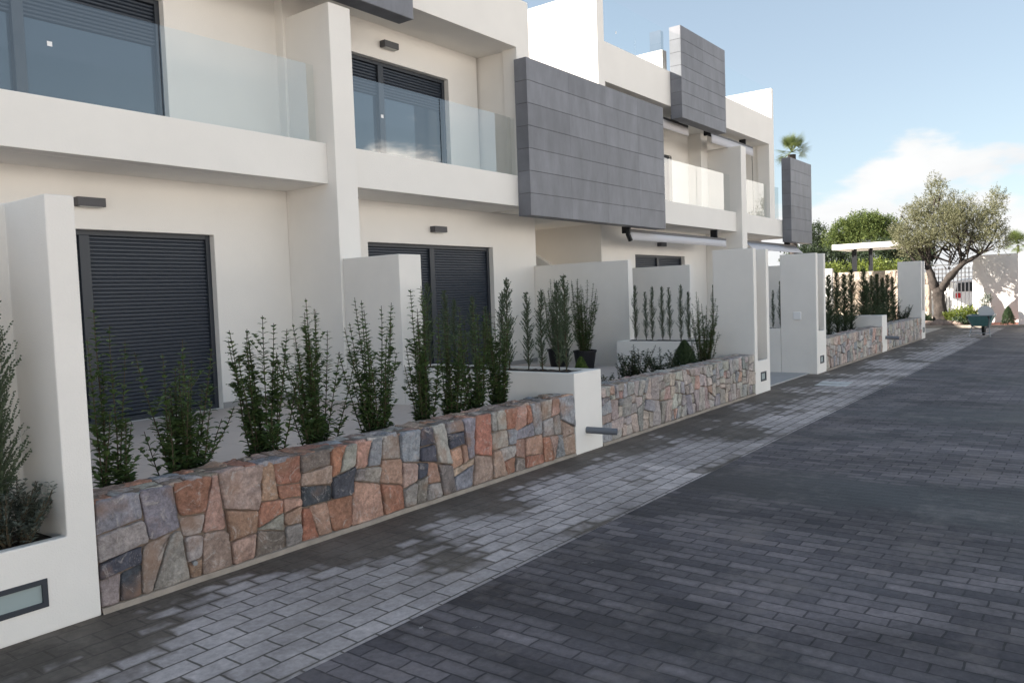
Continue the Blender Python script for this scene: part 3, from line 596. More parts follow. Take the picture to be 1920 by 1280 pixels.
def stone_wall(x0, x1, label, seed, pal, m_, amin, h=.625, y0=4.262, th=.30, seg=.03, zb=.028):
    base = ((x0+x1)/2, y0, 0); t_ = empty('stone_wall', base, label, 'stone wall', 'low rubble stone walls along the pavement')
    yb = y0+th
    c = MB(); nx = int((x1-x0)*12); vs = []
    MB().box(x0+.002, x1-.002, y0+.012, yb-.01, 0, h-.018).build('mortar', 'mortar', t_, base)
    fr = stones(x0, x1, zb, h-.012, y0, .03, amin, seed, pal, place=lambda a, b_, d: (a, y0+.008-d*.9, b_), seg=seg)
    pt = [(tuple(min(1, x*1.05+.03) for x in c_), w) for c_, w in pal if sum(c_) > .4]+[((.42, .33, .275), 6)]
    tp = stones(x0, x1, y0-.006, yb, 0, .03, amin*.75, seed+50, pt, relief=.012, place=lambda a, b_, d: (a, b_, h-.02+d), seg=seg, gap=.007)
    bk = stones(x0, x1, .02, h-.02, 0, .03, amin*1.2, seed+80, pal, place=lambda a, b_, d: (x0+x1-a, yb-.008+d*.6, b_), seg=.08)
    stone_obj('stones', [fr, tp, bk], m_, t_, base)
    vs = []; n = int((x1-x0)*10)
    for i in range(n+1):
        x = x0+(x1-x0)*i/n; w = noise.noise(Vector((x*3, seed, 0)))*.008
        vs += [(x, y0-.022+w, .0012), (x, y0-.012+w*.6, .030+w), (x, y0+.02, .036)]
    f = MB(); f.add(vs, [(3*i+k, 3*i+3+k, 3*i+4+k, 3*i+1+k) for i in range(n) for k in (0, 1)]); f.build('base_fillet', 'concrete', t_, base)
    return t_
stone_wall(1.925, 6.585, 'nearest low stone wall of large grey, rust and slate-blue blocks', 29, PAL1, 'stone', .040, seg=.022)
stone_wall(7.115, 11.595, 'second low wall of pale grey and pinkish stones, between the pipe end and the pier', 23, PAL2, 'stone2', .026)
stone_wall(15.325, 19.855, 'third low stone wall, right of the entrance pier, below the dark cypress row', 31, PAL2, 'stone2', .03, seg=.05)
stone_wall(20.365, 24.655, 'farthest low stone wall, between the small planter block and the last pier', 41, PAL2, 'stone2', .03, seg=.06)
MB().tube([(2.47, 4.30, .125), (2.46, 4.238, .122)], .014, 10).build('weep_pipe', 'galv', base=(2.47, 4.25, .12)); tag(bpy.data.objects['weep_pipe'], 'tiny grey weep pipe end low in the nearest stone wall', 'pipe')
# ---------------------------------------------------------------- plants
def leaf(mb, p, d, up, L_, W_, fold=.25, curl=.2):
    d = d.normalized(); s = d.cross(up); s = s.normalized() if s.length > 1e-4 else d.orthogonal().normalized(); n = s.cross(d)
    a = p; m1 = p+d*L_*.35-n*W_*0; m2 = p+d*L_*.75-n*L_*curl*.3; tip = p+d*L_-n*L_*curl
    w = W_/2
    mb.add([a, m1+s*w+n*w*fold, m1, m1-s*w+n*w*fold, m2+s*w*.75+n*w*fold, m2, m2-s*w*.75+n*w*fold, tip],
           [(0, 1, 2), (0, 2, 3), (1, 4, 5, 2), (2, 5, 6, 3), (4, 7, 5), (5, 7, 6)])
def shrub(seed, h, spread, stems, lean=.16, leafL=.070, name='leafy_shrub', label='', cat='shrub', group=None, m_='leaf', loc=(0, 0, 0), tops=None, side=.22, dens=.029):
    rng = random.Random(seed); t_ = empty(name, loc, label, cat, group); sm = MB(); lf = MB()
    for k in range(stems):
        a = rng.uniform(0, 6.283); r0 = rng.uniform(0, .05)*(1+spread); hh = h*rng.uniform(.45, 1.0) if k > 2 else h*(1, .86, .92)[k]
        tx, ty = math.cos(a)*spread*rng.uniform(.1, 1), math.sin(a)*spread*rng.uniform(.1, 1)*.8
        if k == 0: tx *= .3; ty *= .3
        if hh < h*.7: tx *= 1.25; ty *= 1.25
        n = 9; pts = []
        bx, by = rng.gauss(0, .012), rng.gauss(0, .012)
        for i in range(n+1):
            u = i/n; pts.append(Vector((math.cos(a)*r0+tx*u**.8+bx*math.sin(u*5), math.sin(a)*r0+ty*u**.8+by*math.sin(u*4), -.03+hh*u)))
        sm.tube(pts, [.0045*(1-.7*i/n)+.001 for i in range(n+1)], 5)
        def along(u):
            f = u*n; i = min(int(f), n-1); return pts[i].lerp(pts[i+1], f-i)
        z = .04+rng.uniform(0, .05); ph = rng.uniform(0, 3.14)
        while z < hh*.985:
            u = z/hh; p = along(u); L_ = leafL*(1.0-.45*u**3)*rng.uniform(.75, 1.15)
            for q in (0, 1):
                an = ph+q*math.pi+rng.uniform(-.35, .35); d = Vector((math.cos(an), math.sin(an), rng.uniform(.25, .95)))
                if rng.random() < .93: leaf(lf, p, d, Vector((0, 0, 1)), L_, L_*.62, .3, rng.uniform(.05, .45))
            if u < .8 and rng.random() < side*(1-u*.6):      # short side twig
                an = rng.uniform(0, 6.283); l_ = rng.uniform(.05, .13); e = p+Vector((math.cos(an)*l_*.7, math.sin(an)*l_*.7, l_)); sm.tube([p, e], [.0018, .0009], 3)
                for w_ in (.35, .6, .85, 1):
                    pp = p.lerp(e, w_)
                    for q in (0, 1):
                        d = Vector((math.cos(an+1.6+q*3.14)+rng.uniform(-.3, .3), math.sin(an+1.6+q*3.14)+rng.uniform(-.3, .3), .5)); leaf(lf, pp, d, Vector((0, 0, 1)), L_*.9, L_*.55, .3, .2)
            ph += math.pi/2+rng.uniform(-.3, .3); z += dens*rng.uniform(.8, 1.35)
    sm.build('stems', 'stem', t_, local=True); lf.build('foliage', m_, t_, local=True); return t_
def conifer(seed, h, r, label='', loc=(0, 0, 0), name='slim_conifer', group=None, m_='conif', cat='conifer', dens=1.0, fork=True, col=.75):
    """columnar juvenile cypress: stem with upswept feathery sprays"""
    rng = random.Random(seed); t_ = empty(name, loc, label, cat, group); sm = MB(); lf = MB()
    bx, by = rng.uniform(-.03, .03), rng.uniform(-.03, .03)
    def axis(z): u = z/h; return Vector((bx*math.sin(u*3), by*math.sin(u*3.5), z))
    sm.tube([axis(h*i/8)-Vector((0, 0, .03 if i == 0 else 0)) for i in range(9)], [.007*(1-.85*i/8)+.0008 for i in range(9)], 6)
    n = int(150*h*dens); phase = rng.uniform(0, 6)
    for k in range(n):
        u = (k+rng.random())/n; u = u**.93; z = h*(.03+.93*u); p = axis(z); a = rng.uniform(0, 6.283)
        lobes = .78+.3*math.sin(u*17+phase+math.sin(a)*2)
        rad = r*lobes*min(1, .35+u*3.0)*(1-u)**.55*rng.uniform(.55, 1.15)+.012
        rise = rad*rng.uniform(.9, 1.9); e = p+Vector((math.cos(a)*rad, math.sin(a)*rad, rise)); d = (e-p); L_ = d.length
        if L_ < .01: continue
        dn = d.normalized(); s0 = dn.cross(Vector((0, 0, 1))).normalized(); s1 = dn.cross(s0)
        if k % 3 == 0: sm.tube([p, p.lerp(e, .6)], [.0016, .0008], 3, cap=False)
        m2_ = max(4, int(L_/.014))
        for j in range(m2_):
            w_ = (j+.5)/m2_; q = p.lerp(e, w_)
            for sg in (-1, 1):
                sd = (s0 if j % 2 else s1)*sg; dl = (dn*rng.uniform(.7, 1.2)+sd*rng.uniform(.25, .6)).normalized(); l_ = .028*(1.1-w_*.6)*rng.uniform(.7, 1.2); wd = .0048
                o1 = dl.cross(sd).normalized()*wd*rng.choice((-1, 1)) if rng.random() < .5 else dl.cross(s1 if j % 2 else s0).normalized()*wd
                lf.add([q-o1*.5, q+dl*l_*.5-o1, q+dl*l_, q+dl*l_*.5+o1, ], [(0, 1, 2, 3)])
    sm.build('trunk', 'stem', t_, local=True); lf.build('crown', m_, t_, local=True); return t_
GS = 'leafy shrubs behind the nearest stone wall'
SH = [ # x, y, h, spread, stems, label
 (2.24, 4.74, 1.28, .10, 6, 'tall narrow leafy shrub pressed against the right side of the nearest pier', 1),
 (2.72, 4.80, 1.06, .26, 17, 'bushy round-based shrub in front of the nearest shutter', 2),
 (3.36, 4.78, 1.19, .19, 12, 'leafy shrub with three spires, first right of the nearest shutter', 3),
 (3.83, 4.78, 1.30, .20, 13, 'leafy shrub with one tall off-centre spire, second right of the nearest shutter', 4),
 (4.42, 4.78, 1.30, .20, 14, 'leafy shrub with several equal tall spires, in front of the white garden wall', 5),
 (4.98, 4.78, 1.38, .17, 12, 'tallest leafy shrub, before the left edge of the second shutter', 6),
 (5.38, 4.80, 1.16, .16, 10, 'leafy shrub before the middle of the second shutter', 7),
 (5.72, 4.80, 1.24, .15, 10, 'leafy shrub before the right part of the second shutter', 8),
 (6.08, 4.80, 1.12, .15, 10, 'last leafy shrub of the row, beside the near planter', 9)]
for x, y, h_, sp, n, lb, sd in SH: shrub(sd*7+1, h_, sp*1.15, int(n*1.35), label=lb, group=GS, loc=(x, y, .375))
# near pier niche
conifer(5, 1.42, .17, 'tall feathery conifer in the niche of the nearest pier', (1.57, 4.50, .44), group=None, dens=2.2)
shrub(91, .36, .24, 34, leafL=.040, name='grey_shrub', label='low grey-leaved shrub sprawling in the niche of the nearest pier', loc=(1.60, 4.42, .44), m_='grey', side=.8, dens=.018)
shrub(92, .30, .04, 3, leafL=.026, name='niche_shrub', label='thin small shrub in the niche of the pier left of the entrance', loc=(11.92, 4.50, .47), m_='grey')
shrub(93, .30, .06, 4, leafL=.026, name='niche_shrub', label='thin small shrub in the niche of the pier right of the entrance', loc=(15.02, 4.50, .75), m_='grey')
# planter conifers
G1 = 'conifers in the nearest long planter'
c0 = None
rows = [(6.42, 1.02), (6.20, .92), (6.02, .82), (5.78, .84), (5.55, .72), (5.36, .88), (5.24, 1.02), (5.02, .86), (4.80, .88), (4.62, .96), (4.50, 1.02)]
ords = ['at the house end of the near planter', 'second from the house end of the near planter', 'third from the house end of the near planter', 'fourth from the house end of the near planter', 'fifth from the house end of the near planter, the shortest', 'sixth from the house end of the near planter',
        'tall one against the white jamb right of the second shutter', 'fourth from the street end of the near planter', 'third from the street end of the near planter', 'second from the street end of the near planter', 'closest to the street in the near planter']
protos = [conifer(60+i, 1.0, .115, 'proto', (0, 0, 0), group=G1) for i in range(3)]
def place_conifers(rows_, group, labels, x, z, kind='conif', fat=1.0):
    for i, (y, h_) in enumerate(rows_):
        src = protos[i % 3]
        if not src.get('used'): o = src
        else: o = clone(src, (0, 0, 0))
        o['used'] = 1; o.location = (x+(.03 if i % 2 else -.02), y, z); s = h_
        o.scale = (s*fat, s*fat, h_); o.rotation_euler = (0, 0, i*2.1); o['label'] = labels[i]; o['group'] = group
place_conifers(rows, G1, ['slim conifer, '+o for o in ords], 6.86, .80, fat=1.1)
G2 = 'seven slim conifers in the planter by the entrance'
od = ['first', 'second', 'third', 'fourth', 'fifth', 'sixth', 'seventh']
place_conifers([(6.40, .96), (6.24, .84), (6.09, .93), (5.93, .92), (5.78, .90), (5.60, .94), (5.44, .82)], G2, ['slim conifer, %s from the left in the planter before the plain white wall' % o for o in od], 11.92, .78, fat=.85)
place_conifers([(6.3, .9), (5.95, .92), (5.12, .75), (4.99, .92)], 'conifers in the planter right of the entrance', ['slim conifer deepest in the planter beyond the entrance', 'slim conifer second deepest in the planter beyond the entrance', 'slim conifer seen left of the entrance pier wall edge, the shorter', 'slim conifer against the entrance pier wall edge, the taller'], 14.98, .82, fat=.8)
for p_ in protos:
    if 'used' in p_: pass
# garden two
def cone_bush(seed, h_, r, loc, label, m_, name='cone_conifer', n=2600, cat='conifer'):
    rng = random.Random(seed); t_ = empty(name, loc, label, cat); lf = MB()
    for k in range(n):
        u = rng.random()**.8; a = rng.uniform(0, 6.283); rad = r*(1-u**1.6)**.75*(.55+.45*rng.random()**.4)*(1+.12*math.sin(a*5+u*9)); p = Vector((math.cos(a)*rad, math.sin(a)*rad, h_*u*.93+.01))
        d = Vector((math.cos(a)*.35+rng.gauss(0, .12), math.sin(a)*.35+rng.gauss(0, .12), 1)).normalized(); s = Vector((-math.sin(a)+rng.gauss(0, .6), math.cos(a)+rng.gauss(0, .6), 0)).normalized(); l_ = rng.uniform(.025, .05)*h_/.4*.8; w = l_*.22
        lf.add([p-s*w*.3, p+d*l_*.5-s*w, p+d*l_, p+d*l_*.5+s*w], [(0, 1, 2, 3)])
    sm = MB().tube([(0, 0, -.02), (0, 0, h_*.6)], [.012, .004], 6); sm.build('trunk', 'stem', t_, local=True); lf.build('crown', m_, t_, local=True); return t_
cone_bush(1, .46, .13, (8.15, 5.15, .38), 'small bright green cone conifer behind the white planter end with the pipe', 'conifg')
cone_bush(2, .50, .19, (10.33, 4.80, .40), 'small dark round-topped conifer behind the second stone wall', 'leafdark', n=4200)
G4 = 'low shrubs behind the second stone wall'
shrub(201, .26, .16, 9, leafL=.052, label='lowest dark shrub right behind the white planter end', group=G4, loc=(7.62, 4.80, .375), m_='leafdark', dens=.019)
shrub(202, .32, .24, 12, leafL=.052, label='low spreading dark shrub between the smallest and the taller one', group=G4, loc=(8.35, 4.80, .375), m_='leafdark', side=.6, dens=.019)
shrub(203, .60, .28, 15, leafL=.054, label='medium dark shrub with one central tip, behind the second stone wall', group=G4, loc=(8.85, 4.80, .375), m_='leafdark', side=.6, dens=.019)
shrub(204, .52, .26, 13, leafL=.054, label='airy dark shrub left of the dark round conifer', group=G4, loc=(9.62, 4.80, .375), m_='leafdark', side=.6, dens=.019)
shrub(205, 1.24, .34, 22, leafL=.048, label='tall many-stemmed leafy shrub beside the pier left of the entrance', group=G4, loc=(11.02, 4.82, .375), side=.5)
# pots
def potted(x, y, seed, h_, label, plabel):
    t_ = empty('plant_pot', (x, y, .38), plabel, 'pot', 'black pots before the white garden wall'); mb = MB(); n = 24; vs = []
    for r, z in ((.145, 0), (.185, .27), (.198, .27), (.198, .30), (.178, .30), (.17, .24)):
        vs += [(math.cos(2*math.pi*k/n)*r, math.sin(2*math.pi*k/n)*r, z) for k in range(n)]
    mb.add(vs, [(i*n+k, i*n+(k+1) % n, (i+1)*n+(k+1) % n, (i+1)*n+k) for i in range(5) for k in range(n)]+[tuple(range(n-1, -1, -1))]); mb.build('tub', 'pot', t_, local=True, smooth=False)
    MB().tube([(0, 0, .235), (0, 0, .25)], .168, 20).build('soil', 'soil', t_, local=True)
    shrub(seed, h_, .34, 22, leafL=.055, name='potted_shrub', label=label, cat='potted shrub', group='tall potted shrubs before the white garden wall', loc=(x, y, .62), side=.45)
potted(11.13, 6.95, 301, 1.28, 'tall potted leafy shrub, the right one of the two against the white wall', 'black plastic pot of the right-hand tall shrub')
potted(11.35, 7.62, 302, 1.30, 'tall potted leafy shrub, the left one of the two against the white wall', 'black plastic pot of the left-hand tall shrub, partly hidden')
# cypress row of the third garden
G5 = 'dark cypress row behind the farther stone walls'
pr5 = [conifer(80+i, 1.55, .16, 'proto', (0, 0, 0), group=G5, m_='leafdark', dens=1.7) for i in range(2)]
pos5 = [(17.15, 1.52), (17.75, 1.50), (18.35, 1.56), (19.0, 1.52), (19.62, 1.62), (20.75, 1.66), (21.1, 1.35), (21.6, 1.48), (22.1, 1.52), (22.75, 1.42), (23.4, 1.50), (24.0, 1.44)]
for i, (x, h_) in enumerate(pos5):
    o = pr5[i] if i < 2 else clone(pr5[i % 2], (0, 0, 0)); o.location = (x, 4.86, .375); o.scale = (1.75, 1.5, h_/1.55); o.rotation_euler = (0, 0, i*1.7)
    o['label'] = 'dark cypress, number %d from the near end of the far row, %s' % (i+1, 'above the third stone wall' if x < 20 else 'above the farthest stone wall'); o['group'] = G5
words = ['first', 'second', 'third', 'fourth', 'fifth']
k3 = k4 = 0
for i, o in enumerate([o for o in sc.objects if o.get('group') == G5]):
    pass
far3 = sorted([o for o in sc.objects if o.get('group') == G5], key=lambda o: o.location.x)
w7 = ['nearest', 'second', 'third', 'fourth', 'fifth', 'sixth', 'farthest']
for i, o in enumerate(far3):
    o['label'] = 'dark cypress above the third stone wall, %s from the entrance' % w7[i] if i < 5 else 'dark cypress above the farthest stone wall, %s from the small planter block' % w7[i-5]
shrub(401, .72, .38, 18, leafL=.06, label='leafy shrub spreading beside the farthest white pier', loc=(24.25, 4.72, .375), m_='leafdark', side=.6)
cone_bush(9, .36, .34, (20.9, 4.9, .375), 'low grey-green mound behind the small far planter block', 'grey', name='mound_shrub', cat='shrub')
# ---------------------------------------------------------------- far end of the street
tag(Vox().add(31.0, 33.4, 1.9, 6.6, -.01, .07).build('planting_bed', 'pinksoil', bevel=0), kind='structure')
b = MB().box(30.88, 30.995, 1.9, 6.6, -.01, .085); tag(b.build('kerb', 'concrete'), kind='structure')
o = Vox().add(33.0, 33.2, 2.30, 4.01, 0, 2.50).build('boundary_wall', 'rough', base=(33, 3.1, 0), bevel=.006); tag(o, 'white end wall catching sunlight and olive tree shadow', 'wall')
o = Vox().add(31.4, 31.6, -4.5, 2.48, 0, 2.50).build('boundary_wall', 'rough', base=(31.3, -1, 0), bevel=.006); tag(o, 'white end wall at the right edge, standing a step nearer than the sunlit one', 'wall')
def far_stone(x0, x1, y0, y1, h, label, seed):
    base = (x0, (y0+y1)/2, 0); t_ = empty('stone_wall', base, label, 'stone wall')
    MB().box(x0+.02, x1, y0, y1, 0, h).build('mortar', mat('pale_mortar%d' % seed, (.42, .36, .29), .9), t_, base)
    fr = stones(y0, y1, .02, h-.01, 0, .03, .05, seed, PAL3, place=lambda a, b_, d: (x0+.02-d, y0+y1-a, b_), seg=.09, gap=.01)
    stone_obj('stones', [fr], 'stone2', t_, base); return t_
far_stone(33.0, 33.3, 6.05, 9.6, 2.10, 'tall cream stone wall in sun behind the cypress row', 71)
far_stone(33.0, 33.5, 5.42, 5.95, 1.95, 'cream stone gate post just right of the farthest white pier', 72)
o = Vox().add(30.2, 30.4, 8.15, 8.6, 0, 2.22).build('garden_wall', 'rough', base=(30.2, 8.4, 0)); tag(o, 'pale garden wall end far behind the cypress row, left of the sunlit stone wall', 'garden wall')
# canopy
cb = (34.5, 8, 0); t_ = empty('canopy', cb, 'flat white canopy on slim dark posts above the sunlit stone wall', 'canopy')
Vox().add(33.6, 36.2, 6.1, 9.05, 3.03, 3.24).build('roof', 'canopy', t_, cb, bevel=.01)
for x, y in ((34.0, 8.25), (34.9, 8.55), (34.0, 7.65), (34.9, 7.9)): MB().box(x-.05, x+.05, y-.05, y+.05, 0, 3.03).build('post', 'black', t_, cb)
# gate
gb = (33.5, 4.8, 0); t_ = empty('metal_gate', gb, 'dark grey barred gate behind the olive trunk', 'gate')
Y = 4.06; i = 0
while Y < 5.38: MB().box(33.48, 33.52, Y-.014, Y+.014, .15, 2.12).build('bar', 'bars', t_, gb); Y += .125
MB().box(33.475, 33.525, 4.0, 5.4, .12, .17).build('rail', 'bars', t_, gb); MB().box(33.475, 33.525, 4.0, 5.4, 1.55, 1.60).build('rail', 'bars', t_, gb)
# car behind the gate
cb = (38, 3.6, 0); t_ = empty('parked_car', cb, 'white car parked behind the barred gate, its red tail light showing', 'car')
prof = [(5.36, .45), (5.38, .95), (5.36, 1.12), (5.24, 1.60), (4.9, 1.70), (3.0, 1.66), (2.3, 1.15), (1.25, .98), (1.05, .75), (1.08, .38), (1.4, .30), (4.9, .30)]
def extr(prof_, x0, x1): n = len(prof_); b_ = MB(); b_.add([(x0, y, z) for y, z in prof_]+[(x1, y, z) for y, z in prof_], [tuple(range(n)), tuple(range(2*n-1, n-1, -1))]+[(i, i+n, (i+1) % n+n, (i+1) % n) for i in range(n)]); return b_
extr(prof, 38, 39.7).build('body', 'white', t_, cb, bevel=.05)
extr([(5.24, 1.16), (5.16, 1.52), (3.95, 1.57), (3.95, 1.14)], 37.975, 37.985).build('window', 'vanwin', t_, cb); extr([(3.85, 1.14), (3.85, 1.57), (3.1, 1.56), (2.55, 1.14)], 37.975, 37.985).build('window', 'vanwin', t_, cb)
MB().box(37.97, 38.15, 5.05, 5.245, .88, 1.10).build('tail_light', 'red', t_, cb, bevel=.03)
for y in (4.45, 1.9):
    w_ = MB().tube([(37.96, y, .33), (38.2, y, .33)], .33, 24).build('wheel', 'tyre', t_, cb); r_ = MB().tube([(37.95, y, .33), (37.97, y, .33)], .2, 16).build('rim', 'galv', t_, cb); r_.parent = w_
# white railing and house beyond
t_ = empty('white_fence', (43, 5, 0), 'white horizontal-rail fence in sun behind the gate and car', 'fence')
for z in (1.75, 1.95, 2.15, 2.35): MB().box(43, 43.04, 2.2, 7.2, z, z+.07).build('rail', 'white', t_, (43, 5, 0))
for y in (2.2, 3.4, 4.6, 5.8, 7.0): MB().box(43.05, 43.1, y, y+.07, 0, 2.45).build('post', 'white', t_, (43, 5, 0))
o = Vox().add(43.0, 43.2, 2.0, 7.4, 0, 1.6).build('garden_wall', 'canopy', base=(43.2, 5, 0)); tag(o, 'low white wall under the white rail fence, far behind the gate', 'garden wall')
# wheelbarrow
wb = (26.0, 2.95, 0); t_ = empty('wheelbarrow', wb, 'green-tray wheelbarrow standing on the road before the end wall', 'wheelbarrow')
def frustum(x0, x1, y0, y1, z0, X0, X1, Y0, Y1, z1):
    b_ = MB(); b_.add([(x0, y0, z0), (x1, y0, z0), (x1, y1, z0), (x0, y1, z0), (X0, Y0, z1), (X1, Y0, z1), (X1, Y1, z1), (X0, Y1, z1)], [(0, 3, 2, 1), (0, 1, 5, 4), (1, 2, 6, 5), (2, 3, 7, 6), (3, 0, 4, 7)]); return b_
o = frustum(25.85, 26.25, 2.75, 3.15, .30, 25.70, 26.60, 2.64, 3.27, .60).build('tray', 'barrow', t_, wb); s_ = o.modifiers.new('t', 'SOLIDIFY'); s_.thickness = .012
MB().tube([(25.7, 2.64, .605), (26.6, 2.64, .605), (26.6, 3.27, .605), (25.7, 3.27, .605), (25.7, 2.64, .605)], .012, 6).build('tray_rim', 'galv', t_, wb)
for s in (-1, 1):
    y = 2.955+s*.26; fr_ = MB().tube([(25.25, y, .58), (25.5, y, .50), (25.85, y-s*.06, .29), (26.4, 2.955+s*.05, .20), (26.62, 2.955+s*.05, .19)], .016, 8).build('handle', 'galv', t_, wb)
    g = MB().tube([(25.22, y, .59), (25.38, y, .54)], .022, 8).build('grip', 'black', t_, wb); g.parent = fr_
    MB().tube([(25.9, y-s*.05, .29), (25.68, y, .012), (25.80, y, .012)], .014, 8).build('leg', 'galv', t_, wb)
MB().tube([(25.76, 2.72, .11), (25.76, 3.19, .11)], .011, 6).build('brace', 'galv', t_, wb)
w_ = MB().tube([(26.62, 2.915, .19), (26.62, 2.93, .19), (26.62, 2.98, .19), (26.62, 2.995, .19)], [.15, .19, .19, .15], 24).build('wheel', 'tyre', t_, wb)
# pale board standing in the tray
n = 20; b = MB(); vs = [(.0, math.cos(math.pi*k/n)*.20, math.sin(math.pi*k/n)*.18) for k in range(n+1)]+[(0, -.20, -.12), (0, .20, -.12)]
b.add([(26.45+z*.2, 2.88+y+z*.25, .68+z) for x, y, z in vs]+[(26.47+z*.2, 2.88+y+z*.25, .68+z) for x, y, z in vs], [tuple(range(n+3)), tuple(range(2*n+5, n+2, -1))]+[(i, i+n+3, (i+1) % (n+3)+n+3, (i+1) % (n+3)) for i in range(n+3)])
o = b.build('board', 'parcel', base=(26.45, 2.88, .55)); tag(o, 'pale round-topped board leaning up in the wheelbarrow tray', 'board')
# olive tree
def leafcloud(rng, lf, lobes, x, xr, ntw, nl, L_, W_, up=.7, shell=.5, open_=0):
    tot = sum(l[2]*l[3] for l in lobes)
    for (cy, cz, ry, rz) in lobes:
        for k in range(int(ntw*ry*rz/tot)):
            d = Vector((rng.gauss(0, 1), rng.gauss(0, 1), rng.gauss(0, 1))).normalized(); r_ = shell+(1.05-shell)*rng.random()
            if open_ and noise.noise(Vector((d[0]*2.5+cy, d[1]*2.5, d[2]*2.5+cz))) > open_: r_ *= .72
            c = Vector((x+d[0]*r_*xr*ry, cy+d[1]*ry*r_, cz+d[2]*rz*r_)); td = (d*.55+Vector((rng.gauss(0, .4), rng.gauss(0, .4), up+rng.gauss(0, .3)))).normalized()
            tl = L_*rng.uniform(2.2, 4.5)
            for j in range(nl):
                q = c+td*tl*(j/nl)+Vector((rng.gauss(0, .4), rng.gauss(0, .4), rng.gauss(0, .4)))*L_*.5; e = (td*.5+Vector((rng.gauss(0, .7), rng.gauss(0, .7), rng.gauss(0, .7)))).normalized()
                s = e.cross(Vector((rng.gauss(0, 1), rng.gauss(0, 1), rng.gauss(0, 1)))).normalized(); l_ = L_*rng.uniform(.6, 1.2)
                lf.add([q, q+e*l_*.5+s*W_, q+e*l_, q+e*l_*.5-s*W_], [(0, 1, 2, 3)])
def tree(name, label, x, base, limbs, lobes, ntw, nl, L_, W_, m_, xr=1.3, xs=.5, cat='tree', bark='trunk', up=.7, group=None, seed=1, shell=.5, open_=0, gnarl=0):
    rng = random.Random(seed); t_ = empty(name, base, label, cat, group); tr = MB()
    for pts, rad in limbs: tr.tube(pts, rad, 10)
    tro = tr.build('trunk', bark, t_, base, smooth=True); lf = MB()
    if gnarl:
        sb = tro.modifiers.new('s', 'SUBSURF'); sb.levels = sb.render_levels = 2; tx = bpy.data.textures.new('gnarl', 'CLOUDS'); tx.noise_scale = .22; dm = tro.modifiers.new('d', 'DISPLACE'); dm.texture = tx; dm.strength = gnarl; dm.mid_level = .5
    for i, l in enumerate(lobes): leafcloud(rng, lf, [l], x+(xs*((i % 3)-1)), xr, int(ntw*l[2]*l[3]/sum(q[2]*q[3] for q in lobes)), nl, L_, W_, up, shell, open_)
    lf.build('crown', m_, t_, base); return t_
X = 31.6
def P_(dx, y, z): return (X+dx, y, z)
rng = random.Random(8)
lobes = [(5.91, 3.15, .45, .70), (5.52, 3.69, .44, .80), (4.96, 4.05, .57, .94), (4.90, 4.85, .33, .52), (4.38, 3.75, .58, 1.0), (3.73, 3.35, .57, .85), (3.26, 3.55, .50, 1.0), (3.07, 4.2, .30, .47), (4.22, 3.05, .9, .40), (5.30, 3.1, .62, .50), (2.98, 2.95, .26, .6), (5.90, 4.10, .28, .38), (4.6, 3.5, .9, .8), (6.1, 3.3, .3, .6), (5.7, 2.85, .5, .4), (4.0, 3.9, .6, .6), (5.4, 4.2, .45, .5)]
limbs = [([P_(0, 4.83, -.05), P_(.02, 4.82, .25), P_(0, 4.86, .8), P_(-.02, 4.90, 1.25), P_(0, 4.93, 1.42)], [.34, .25, .205, .20, .17]),
 ([P_(0, 4.93, 1.15), P_(0, 5.10, 1.75), P_(.05, 5.28, 2.25), P_(.1, 5.5, 2.75), P_(.1, 5.7, 3.4)], [.17, .15, .10, .06, .02]),
 ([P_(0, 4.88, 1.15), P_(-.05, 4.62, 1.68), P_(0, 4.3, 2.05), P_(0, 4.02, 2.3), P_(.1, 3.65, 2.45), P_(.1, 3.3, 2.75), P_(.1, 3.1, 3.5)], [.17, .14, .11, .085, .06, .04, .015]),
 ([P_(0, 4.2, 2.1), P_(.1, 4.22, 2.5), P_(.2, 4.3, 3.2), P_(.2, 4.5, 4.0)], [.07, .05, .035, .015]),
 ([P_(.05, 5.2, 2.1), P_(-.2, 5.15, 2.7), P_(-.2, 5.05, 3.6), P_(-.2, 4.95, 4.6)], [.06, .045, .03, .01]),
 ([P_(0, 5.15, 2.0), P_(-.3, 5.6, 2.3), P_(-.3, 5.95, 2.9)], [.07, .04, .015]), ([P_(0, 4.0, 2.3), P_(-.3, 3.9, 2.9), P_(-.3, 3.7, 3.7)], [.06, .035, .01])]
for k in range(46):
    a = rng.choice([(4.6, 1.95), (4.2, 2.15), (5.3, 2.3), (4.0, 2.4), (3.6, 2.5), (5.1, 2.1)]); l = rng.choice(lobes); e = P_(rng.uniform(-.7, .7), l[0]+rng.uniform(-.5, .5)*l[2], l[1]+rng.uniform(-.3, .5)*l[3]); s = P_(0, *a)
    mid = tuple((s[i]+e[i])/2+rng.uniform(-.12, .12) for i in range(3)); limbs.append(([s, mid, e], [.025, .014, .004]))
tree('olive_tree', 'old olive tree with forked trunk and pale crown at the street end', X, (X, 4.83, 0), limbs, lobes, 4600, 14, .058, .0105, 'olive', xr=1.5, xs=.45, seed=4, up=.5, shell=.35, open_=.05, gnarl=.11)
def simple_trunk(x, y, h_, r): return [([(x, y, 0), (x+.1, y+.1, h_*.5), (x, y, h_)], [r, r*.8, r*.5])]
tree('pine_tree', 'broad bright green pine rising above the white canopy roof', 48, (48, 11, 0), simple_trunk(48, 11, 3.6, .22), [(12.03, 4.40, .75, .65), (11.17, 4.75, .95, .68), (10.19, 4.5, .82, .62), (12.6, 3.95, .58, .49), (11.04, 3.95, 1.38, .60), (11.6, 4.6, .5, .4), (10.6, 4.75, .5, .4)], 2600, 12, .13, .022, 'pine', xr=1.2, xs=.5, seed=5, up=.9, shell=.75)
